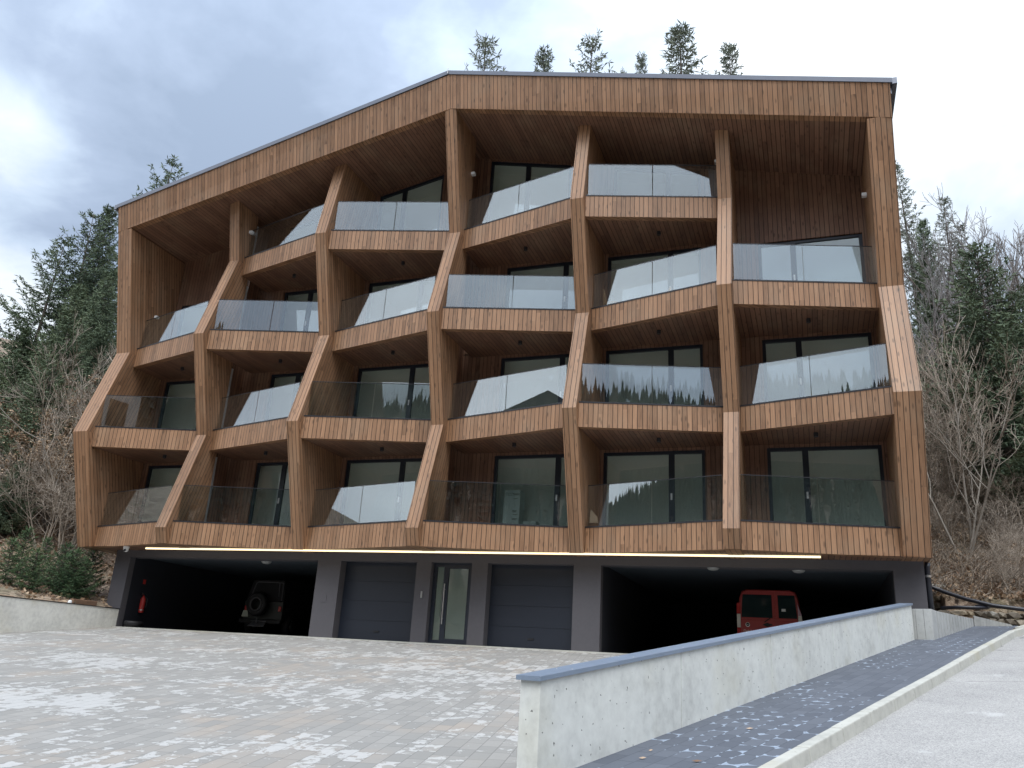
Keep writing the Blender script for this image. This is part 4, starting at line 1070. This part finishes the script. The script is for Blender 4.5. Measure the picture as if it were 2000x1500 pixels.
def bare_tree(seed, H, spread=.5, stems=1, r0=None, lev=5, up=.25, twig=.007, kids=(3, 5)):
    rnd = random.Random(seed); tr = MB(); cr = MB(); tips = []
    r0 = r0 or H * .011
    def grow(p, d, ln, r, l):
        m_ = 4 if l < 2 else 3; pts = [p]; dirs = []
        wob = .10 if l == 0 else .22
        for j in range(m_):
            d = (d + Vector((rnd.uniform(-1, 1), rnd.uniform(-1, 1), rnd.uniform(-.6, .9))) * wob + Vector((0, 0, up * .25 if l else 0))).normalized()
            pts.append(pts[-1] + d * (ln / m_)); dirs.append(d.copy())
        tgt = tr if l < 2 else cr
        rad = [max(twig, r * (1 - .62 * j / m_)) for j in range(m_ + 1)]
        tgt.tube(pts, rad, 6 if l == 0 else (4 if l == 1 else 3), False, rnd.uniform(.2, .8))
        if l >= lev - 1: tips.append((pts[-1], d)); return
        nk = rnd.randint(*kids) + (2 if l == 0 else 0)
        for q in range(nk):
            f = rnd.uniform(.35 if l else .38, 1.0) if q else 1.0
            i = min(m_ - 1, int(f * m_)); pp = pts[i].lerp(pts[i + 1], f * m_ - i) if f < 1 else pts[-1]
            ax = dirs[i].orthogonal().normalized(); ax.rotate(Matrix.Rotation(rnd.uniform(0, 6.28), 3, dirs[i]))
            ang = rnd.uniform(.35, .95) * (spread / .5) if q else rnd.uniform(0, .3)
            dd = dirs[i] * cos(ang) + ax * sin(ang)
            grow(pp, dd.normalized(), ln * rnd.uniform(.45, .72) * (.8 + .2 * (1 - f)), max(twig, r * rnd.uniform(.38, .58)), l + 1)
    for s in range(stems):
        a_ = 2 * pi * s / max(1, stems) + rnd.random()
        lean = .0 if stems == 1 else rnd.uniform(.15, .5)
        grow(Vector((.06 * cos(a_), .06 * sin(a_), -.3)), Vector((cos(a_) * lean, sin(a_) * lean, 1)).normalized(), H * .52 * rnd.uniform(.85, 1.1), r0 * rnd.uniform(.8, 1), 0)
    return tr, cr, tips
def proto(tr, cr, mt, mc):
    return tr.mesh('trunk', mt, True), cr.mesh('crown', mc)
def plant(name, meshes, loc, H, H0, label, cat, group, rz=0.0, sxy=1.0, extra=None):
    o = empty(name, loc, label, cat, group); s = H / H0
    o.rotation_euler = (0, 0, rz); o.scale = (s * sxy, s * sxy, s)
    for nm, me in zip(('trunk', 'crown', 'leaves'), meshes):
        c = bpy.data.objects.new(nm, me); col.objects.link(c); c.parent = o
    return o
def ground_at(px, py, d):
    p = at(px, py, d); return Vector((p.x, p.y, hill_z(p.x, p.y)))
SP = {}
SP['full'] = (proto(*conifer(1, 18, 3.5, whorl=.40, per=7, fill=1.0, sp=.26, sw=.06, step=.20), M['bark'], M['needles']), 18)
SP['loose'] = (proto(*conifer(2, 16, 3.9, whorl=.62, per=5, fill=.9, sp=.25, sw=.055, step=.20, gaps=.18, droop=.15, lift=.5), M['bark'], M['needles']), 16)
SP['mid'] = (proto(*conifer(3, 11, 2.9, whorl=.36, per=6, fill=1.0, sp=.21, sw=.048, step=.17, bare=.13), M['bark'], M['needles']), 11)
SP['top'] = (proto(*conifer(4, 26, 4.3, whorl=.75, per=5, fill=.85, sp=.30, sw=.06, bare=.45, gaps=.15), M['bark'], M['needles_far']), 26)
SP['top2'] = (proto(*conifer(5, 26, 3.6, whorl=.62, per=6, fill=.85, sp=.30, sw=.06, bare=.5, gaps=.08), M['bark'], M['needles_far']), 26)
SP['young'] = (proto(*conifer(6, 2.2, .95, whorl=.17, per=6, fill=.7, sp=.12, sw=.026, bare=.03, droop=.05, lift=.5, step=.10), M['bark'], M['needles_young']), 2.2)
SP['young2'] = (proto(*conifer(7, 2.2, .80, whorl=.20, per=5, fill=.7, sp=.12, sw=.026, bare=.05, droop=.02, lift=.6, step=.10), M['bark'], M['needles_young']), 2.2)
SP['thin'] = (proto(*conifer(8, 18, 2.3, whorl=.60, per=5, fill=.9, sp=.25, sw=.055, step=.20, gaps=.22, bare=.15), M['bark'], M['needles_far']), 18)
def spruce(kind, px, py, d, label, group, rz=0, sxy=1.0, name='spruce_tree'):
    top = at(px, py, d); g = Vector((top.x, top.y, hill_z(top.x, top.y) - .15))
    return plant(name, SP[kind][0], g, top.z - g.z, SP[kind][1], label, 'tree', group, rz, sxy)
G1 = 'spruce tops above the roof'
for k_, px, py, lab, rz, sx in (('top', 962, 68, 'loose spruce top farthest left above the right half of the roof', .3, 1.0), ('top2', 1066, 86, 'small lopsided spruce top second from the left above the roof', 1.1, .9),
        ('top', 1140, 62, 'tall wide open spruce top third from the left above the roof', 2.2, 1.05), ('top2', 1250, 98, 'smallest slim spruce top just left of the tallest one above the roof', .2, .62),
        ('top2', 1337, 52, 'tallest and widest spruce top above the roof', 2.9, 1.45), ('top2', 1422, 88, 'dense pointed spruce top farthest right above the roof', 4.0, 1.1), ('top2', 1215, 134, 'tiniest spruce tip barely clearing the roof edge', 4.9, .5), ('top', 1385, 140, 'low spruce tip between the two right hand tops above the roof', .9, .6)):
    spruce(k_, px, py, 60, lab, G1, rz, sx)
G2 = 'spruces on the left hillside'
for k_, px, py, d, lab, rz, sx in (('loose', 326, 304, 58, 'spruce peeking over the left end of the sloping roof', .4, 1.0), ('full', 226, 408, 46, 'spruce whose tip touches the left top corner of the building', 2.0, .9),
        ('loose', 193, 420, 44, 'tall dark spruce beside the left top corner of the building', 4.2, 1.1), ('loose', 122, 458, 42, 'sparse spruce with long upswept branches against the sky at left', 1.2, 1.35),
        ('full', 160, 560, 38, 'dark dense spruce in front of the sparse upswept one', 3.1, 1.1), ('full', 60, 640, 40, 'mid height dark spruce near the left picture edge', .9, 1.2), ('full', -14, 610, 50, 'dark spruce with its tip cut off by the left picture edge', 1.7, 1.3), ('mid', 20, 700, 37, 'bushy dark spruce at the left picture edge', 2.4, 1.3),
        ('full', 215, 520, 41, 'dark spruce half hidden by the left edge of the building', 5.3, 1.0), ('mid', 105, 700, 35, 'low bushy spruce behind the grey twigs on the left', 5.1, 1.35), ('mid', 40, 900, 31, 'low broad spruce bough mass above the leaf litter at left', 3.7, 1.6)):
    spruce(k_, px, py, d, lab, G2, rz, sx)
G3 = 'conifers on the right hillside'
for k_, px, py, d, lab, rz, sx in (('thin', 1762, 312, 44, 'slim pointed spruce rising right beside the right roof corner', .5, 1.1), ('thin', 1840, 388, 46, 'second slim dark spruce right of the one at the roof corner', 2.6, 1.2),
        ('full', 1795, 430, 42, 'dark ragged conifer close to the right edge of the building', 3.3, .8), ('thin', 1880, 440, 44, 'ragged conifer half hidden behind the big green spruce', 1.9, 1.4),
        ('mid', 1908, 476, 30.5, 'big bushy green spruce in front of the bare trees on the right', .7, 1.2), ('mid', 1992, 640, 29.5, 'green spruce at the right picture edge, lower than the big one', 2.2, .95), ('mid', 2000, 560, 34, 'dark spruce behind the right picture edge one', 4.4, 1.2)):
    spruce(k_, px, py, d, lab, G3, rz, sx)
G4 = 'young spruces behind the left wall'
for j, (px, py, d, sx, lab) in enumerate(((70, 1088, 24.6, 1.2, 'broadest young spruce behind the middle of the left wall'), (94, 1058, 26.0, .8, 'young spruce with the tallest thin leader shoot'), (150, 1092, 25.4, 1.1, 'young spruce right of the broadest one above the pale board'),
        (183, 1082, 26.4, 1.0, 'young spruce behind the brown timber beam'), (205, 1110, 25.2, .9, 'bright green young spruce against the grey garage pillar'), (12, 1118, 24.2, 1.1, 'young spruce cut by the left picture edge'), (122, 1115, 25.8, 1.1, 'short bushy young spruce filling the gap in the row'), (38, 1104, 26.2, .9, 'second young spruce from the left picture edge'), (168, 1112, 25.0, .9, 'short young spruce just above the timber beam'))):
    top = at(px, py, d)
    if top.x > -4.5: top.x = -4.5 - .1 * j
    g = Vector((top.x, top.y, hill_z(top.x, top.y) - .03)); H = max(1.15 + .10 * (j % 4), top.z - g.z)
    plant('young_spruce', SP['young' if j % 2 == 0 else 'young2'][0], g, H, 2.2, lab, 'tree', G4, j * 1.3, sx * 1.2)

def leaves_mb(tips, seed, n, size):
    rnd = random.Random(seed); b = MB()
    for p, d in tips:
        for q in range(n):
            spray(b, p - d * rnd.uniform(0, .5) + Vector((rnd.uniform(-.12, .12), rnd.uniform(-.12, .12), rnd.uniform(-.15, .05))), Vector((rnd.uniform(-1, 1), rnd.uniform(-1, 1), rnd.uniform(-1, .4))), size * rnd.uniform(.7, 1.3), size * .6, rnd, rnd.random())
    return b
BT = {}
def mk(key, seed, H, mt, mc, leaves=0, **k):
    t_, c_, tips = bare_tree(seed, H, **k)
    L_ = [t_.mesh('trunk', M[mt], True), c_.mesh('crown', M[mc])]
    if leaves: L_.append(leaves_mb(tips, seed, leaves, .10).mesh('leaves', M['tan_leaf']))
    BT[key] = (L_, H)
mk('beech', 11, 14, 'bark', 'twig_grey', spread=.46, lev=5, up=.5, twig=.010, kids=(4, 5))
mk('beech2', 12, 14, 'bark', 'twig_grey', spread=.42, lev=5, up=.55, twig=.010, kids=(4, 5))
mk('fork', 13, 8, 'bark_pale', 'twig', spread=.55, stems=3, lev=5, up=.3, twig=.006, r0=.045, kids=(3, 5))
mk('shrub', 14, 5, 'twig', 'twig', spread=.65, stems=6, lev=4, up=.15, twig=.006, r0=.03, kids=(4, 6))
mk('leafy', 15, 6, 'bark', 'twig', leaves=5, spread=.6, stems=3, lev=5, up=.15, twig=.006, r0=.04, kids=(3, 5))
mk('sapling', 16, 7, 'bark_pale', 'twig', spread=.42, stems=1, lev=4, up=.45, twig=.006, r0=.05, kids=(4, 6))
def bare(kind, px, py, d, H, label, group, rz, sxy=1.0, name='bare_tree', cat='tree'):
    g = at(px, py, d); g.z = hill_z(g.x, g.y) - .05
    return plant(name, BT[kind][0], g, H, BT[kind][1], label, cat, group, rz, sxy)
def bare_top(kind, px, py, d, label, group, rz, sxy=1.0):
    top = at(px, py, d); g = Vector((top.x, top.y, hill_z(top.x, top.y) - .1))
    return plant('bare_tree', BT[kind][0], g, (top.z - g.z) * .92, BT[kind][1], label, 'tree', group, rz, sxy)
G5 = 'bare trees on the right hillside'
for j, (k_, px, py, d, lab) in enumerate((('beech', 1815, 345, 42, 'bare tree with feathery top between the slim spruces'), ('beech2', 1875, 352, 44, 'tall bare tree left of the big green spruce tip'), ('beech', 1925, 356, 43, 'tall bare tree straight behind the big green spruce'),
        ('beech2', 1965, 362, 41, 'bare tree right of the big spruce tip'), ('beech', 2010, 395, 40, 'bare tree cut by the right picture edge'), ('beech2', 1848, 410, 41, 'lower bare tree below the slim spruces'), ('beech', 1790, 450, 38, 'bare tree close beside the right fin of the building'), ('beech2', 1955, 430, 42, 'lower bare tree behind the right shoulder of the big spruce'))):
    bare_top(k_, px, py, d, lab, G5, j * 1.7, 1.15)
bare('fork', 1880, 1055, 24.6, 7.2, 'forked bare tree with several stems on the right slope', G5, .4, 1.1)
bare('sapling', 1897, 1050, 24.9, 9.2, 'straight pale stemmed sapling just right of the forked bare tree', G5, 1.2, .9)
bare('fork', 1838, 1030, 26, 5.5, 'bare multi stemmed tree close to the lower right corner of the building', G5, 2.8, 1.0)
bare('sapling', 1950, 1000, 29, 7.0, 'thin bare sapling before the lower boughs of the big spruce', G5, 3.0, 1.0)
G6 = 'bare shrubs on the right slope'
for j, (px, py, d, H, lab) in enumerate(((1845, 960, 27, 3.2, 'grey twiggy shrub behind the forked tree'), (1940, 1010, 24.5, 2.4, 'dense grey shrub right of the pale sapling'), (1990, 960, 26, 3.0, 'dense grey shrub at the right picture edge'), (1975, 1060, 23, 1.7, 'low twiggy shrub halfway up the right slope'), (1850, 1010, 25.5, 2.0, 'low grey shrub left of the forked tree'), (1915, 985, 27.5, 2.6, 'twiggy shrub below the big spruce'), (1790, 900, 28, 5.5, 'tall twiggy shrub against the right fin'), (1830, 820, 31, 6.0, 'tall grey shrub above the lower right slope'), (1960, 1120, 21.8, 1.0, 'small dry shrub near the stone wall'), (1800, 720, 36, 6.5, 'tall brownish shrub beside the pale right fin segment'))):
    bare('shrub', px, py, d, H, lab, G6, j * 1.1, 1.15, 'bare_shrub', 'shrub')
G7 = 'bare trees and shrubs on the left hillside'
for j, (k_, px, py, d, H, nm, lab) in enumerate((('leafy', 40, 1010, 33, 6.5, 'beech_shrub', 'beech shrub with withered tan leaves near the left picture edge'), ('leafy', 110, 1000, 32, 6.0, 'beech_shrub', 'beech shrub with tan leaves left of the building'), ('shrub', 90, 1040, 30, 4.5, 'bare_shrub', 'wide grey twiggy shrub on the left slope'), ('fork', 150, 1020, 31, 8.5, 'bare_tree', 'bare forked tree close to the left edge of the building'),
        ('shrub', 135, 1030, 29.5, 4.0, 'bare_shrub', 'grey twiggy shrub beside the lowest left fin'), ('fork', 205, 1000, 33, 9.5, 'bare_tree', 'pale bare tree reaching up beside the slanted left fin'), ('leafy', 10, 985, 36, 6.5, 'beech_shrub', 'tan leaved beech shrub cut by the left picture edge'), ('shrub', 30, 1030, 31, 4.2, 'bare_shrub', 'grey shrub left of the tan beech shrubs'), ('leafy', 165, 960, 34, 7.0, 'beech_shrub', 'tall beech shrub with tan leaves behind the grey twigs'), ('fork', 95, 960, 35, 8.0, 'bare_tree', 'bare forked tree between the tan beech shrubs'))):
    bare(k_, px, py, d, H, lab, G7, j * 1.9, 1.15, nm, 'shrub' if 'shrub' in nm else 'tree')

# dry grass, fallen twigs and leaves covering the slopes
rnd = random.Random(77)
b = MB(); lv = MB()
def scatter(n, pick, hmin, hmax, leaf):
    for q in range(n):
        x, y = pick(); z = terrain_h(x, y)
        if z < -3 or (x > 10 and wdist(x, y) < .45): continue
        p = Vector((x, y, z - .02))
        if rnd.random() < leaf:
            spray(lv, p + Vector((0, 0, .05)), Vector((rnd.uniform(-1, 1), rnd.uniform(-1, 1), rnd.uniform(-.1, .5))), rnd.uniform(.09, .2), rnd.uniform(.06, .12), rnd, rnd.random())
        else:
            h = rnd.uniform(hmin, hmax); d = Vector((rnd.uniform(-.9, .9), rnd.uniform(-.9, .9), rnd.uniform(.25, 1))).normalized()
            m_ = p + d * h * .6; e_ = m_ + (d + Vector((rnd.uniform(-.8, .8), rnd.uniform(-.8, .8), rnd.uniform(-.6, .3)))).normalized() * h * .5
            b.tube([p, m_, e_], [.008, .007, .004], 3, False, rnd.random())
scatter(6000, lambda: (rnd.uniform(19, 25), rnd.uniform(3.6, 7.5)), .12, .4, .6)
scatter(22000, lambda: (rnd.uniform(18.7, 28), rnd.uniform(3.4, 15)), .25, .8, .45)
scatter(5000, lambda: (rnd.uniform(20, 36), rnd.uniform(14, 32)), .6, 1.8, .05)
scatter(9000, lambda: (rnd.uniform(-20, -4), rnd.uniform(-2, 14)), .1, .4, .93)
scatter(3500, lambda: (rnd.uniform(-30, -6), rnd.uniform(2, 22)), .5, 1.6, .15)
struct(b.build('dry_undergrowth', M['twig']), 'stuff'); struct(lv.build('leaf_litter', M['tan_leaf']), 'stuff')

# a few single leaves on the pavement
for j, (px, py, big, lab) in enumerate(((1361, 1489, 1.3, 'brown curled leaf on the charcoal pavement'), (1255, 1483, 1.0, 'small pale leaf on the pavement near the wall foot'), (1464, 1425, 1.1, 'pale scrap of leaf in the middle of the pavement'), (1390, 1398, .7, 'tiny pale leaf near the wall joint'), (1271, 1468, .6, 'tiny white fleck of leaf on the lower pavement'))):
    r_ = FV + RV * ((px - 1000) / 1600.8) + UV * ((750 - py) / 1600.8); nn = RH.cross(RN); nn = Vector((-.1455 * RH.x, -.1455 * RH.y, 1))
    tt = (P0 - CAM).dot(nn) / r_.dot(nn); p = CAM + r_ * tt + Vector((0, 0, .006))
    b = MB(); s = .035 * big
    b.face([p + Vector((-s, 0, .004)), p + Vector((0, -s * .5, 0)), p + Vector((s, 0, .012)), p + Vector((0, s * .5, .015))])
    tag(b.build('fallen_leaf', M['old_timber'] if j == 0 else M['pale_timber']), lab, 'leaf', 'leaves on the pavement')

# the other side of the valley: wooded hillside and a neighbouring house (seen in the glass)
def opp_z(x, y):
    dd = -y - 42 + .22 * (x - 10) * (1 if x < -5 else 0)
    return -8.5 + max(0, dd) * (.572 + .125 * sm(5, -45, x)) * (.85 + .15 * sm(-130, -80, x))
b = MB()
gx = [-282 + 12 * i for i in range(43)]; gy = [-34 - 8 * i for i in range(18)]
vid = {}
for i, x in enumerate(gx):
    for j, y in enumerate(gy): vid[i, j] = len(b.v); b.v.append((x, y, opp_z(x, y) if y > -150 else opp_z(x, -150) - (-150 - y) * .3))
for i in range(len(gx) - 1):
    for j in range(len(gy) - 1): b.f.append((vid[i, j], vid[i, j + 1], vid[i + 1, j + 1], vid[i + 1, j])); b.uv += [(0, 0)] * 4; b.tone.append(0)
struct(b.build('opposite_hillside', M['soil']))
rnd = random.Random(5); b = MB()
for q in range(10000):
    x = rnd.uniform(-230, 150); y = rnd.uniform(-160, -60)
    if x < -40 and y > -64 - .25 * (-40 - x) * .5: continue
    z = opp_z(x, max(y, -150)); H = rnd.uniform(3.0, 6.5); R_ = H * rnd.uniform(.13, .24)
    for k in range(7):
        z0 = z + H * (.12 + .125 * k); r1 = R_ * (1 - k / 7.5)
        i = len(b.v); n_ = 7; ph = rnd.random()
        for s in range(n_):
            a_ = 2 * pi * (s + ph) / n_; rr = r1 * rnd.uniform(.7, 1.25); b.v.append((x + rr * cos(a_), y + rr * sin(a_), z0 + rnd.uniform(-.3, .3)))
        b.v.append((x, y, z0 + H * .26))
        tn = rnd.random()
        for s in range(n_): b.f.append((i + s, i + (s + 1) % n_, i + n_)); b.uv += [(0, 0)] * 3; b.tone.append(tn)
struct(b.build('opposite_wood', M['needles_opposite']), 'stuff')
M['house_wall'] = plain('pale_house_wall', (.62, .60, .55), .9); M['house_roof'] = plain('dark_roof_sheet', (.035, .035, .04), .6)
u_ = Vector((-.729, -.684, 0)).normalized(); v_ = Vector((-u_.y, u_.x, 0)); pk = Vector((10.19, -.44, 0)) + u_ * 28
nb = empty('neighbour_house', (pk.x, pk.y, -6), 'tall narrow neighbouring house with a dark gabled roof across the street', 'house')
b = MB(); b.obox((pk.x, pk.y, 0), u_, v_, (0, 0, 1), (.3, -2.2, -8), (8, 2.2, 11.9)); b.build('wall', M['house_wall'], nb)
b = MB()
T_ = lambda x, y, z: tuple(Vector((pk.x, pk.y, z)) + u_ * x + v_ * y)
b.face([T_(0, -2.7, 11.7), T_(0, 0, 13.15), T_(8.4, 0, 13.15), T_(8.4, -2.7, 11.7)]); b.face([T_(0, 0, 13.15), T_(0, 2.7, 11.7), T_(8.4, 2.7, 11.7), T_(8.4, 0, 13.15)])
b.face([T_(0, -2.7, 11.7), T_(0, 2.7, 11.7), T_(0, 0, 13.15)]); b.face([T_(8.4, -2.7, 11.7), T_(8.4, 0, 13.15), T_(8.4, 2.7, 11.7)]); b.face([T_(0, -2.7, 11.7), T_(8.4, -2.7, 11.7), T_(8.4, 2.7, 11.7), T_(0, 2.7, 11.7)])
b.build('roof', M['house_roof'], nb)
for z in (-2.5, 1.0, 4.5, 8.0):
    for y in (-1.5, .4):
        b = MB(); b.obox((pk.x, pk.y, z), u_, v_, (0, 0, 1), (.25, y, 0), (.295, y + 1.1, 1.5)); b.build('window', M['dark_glass'], nb)
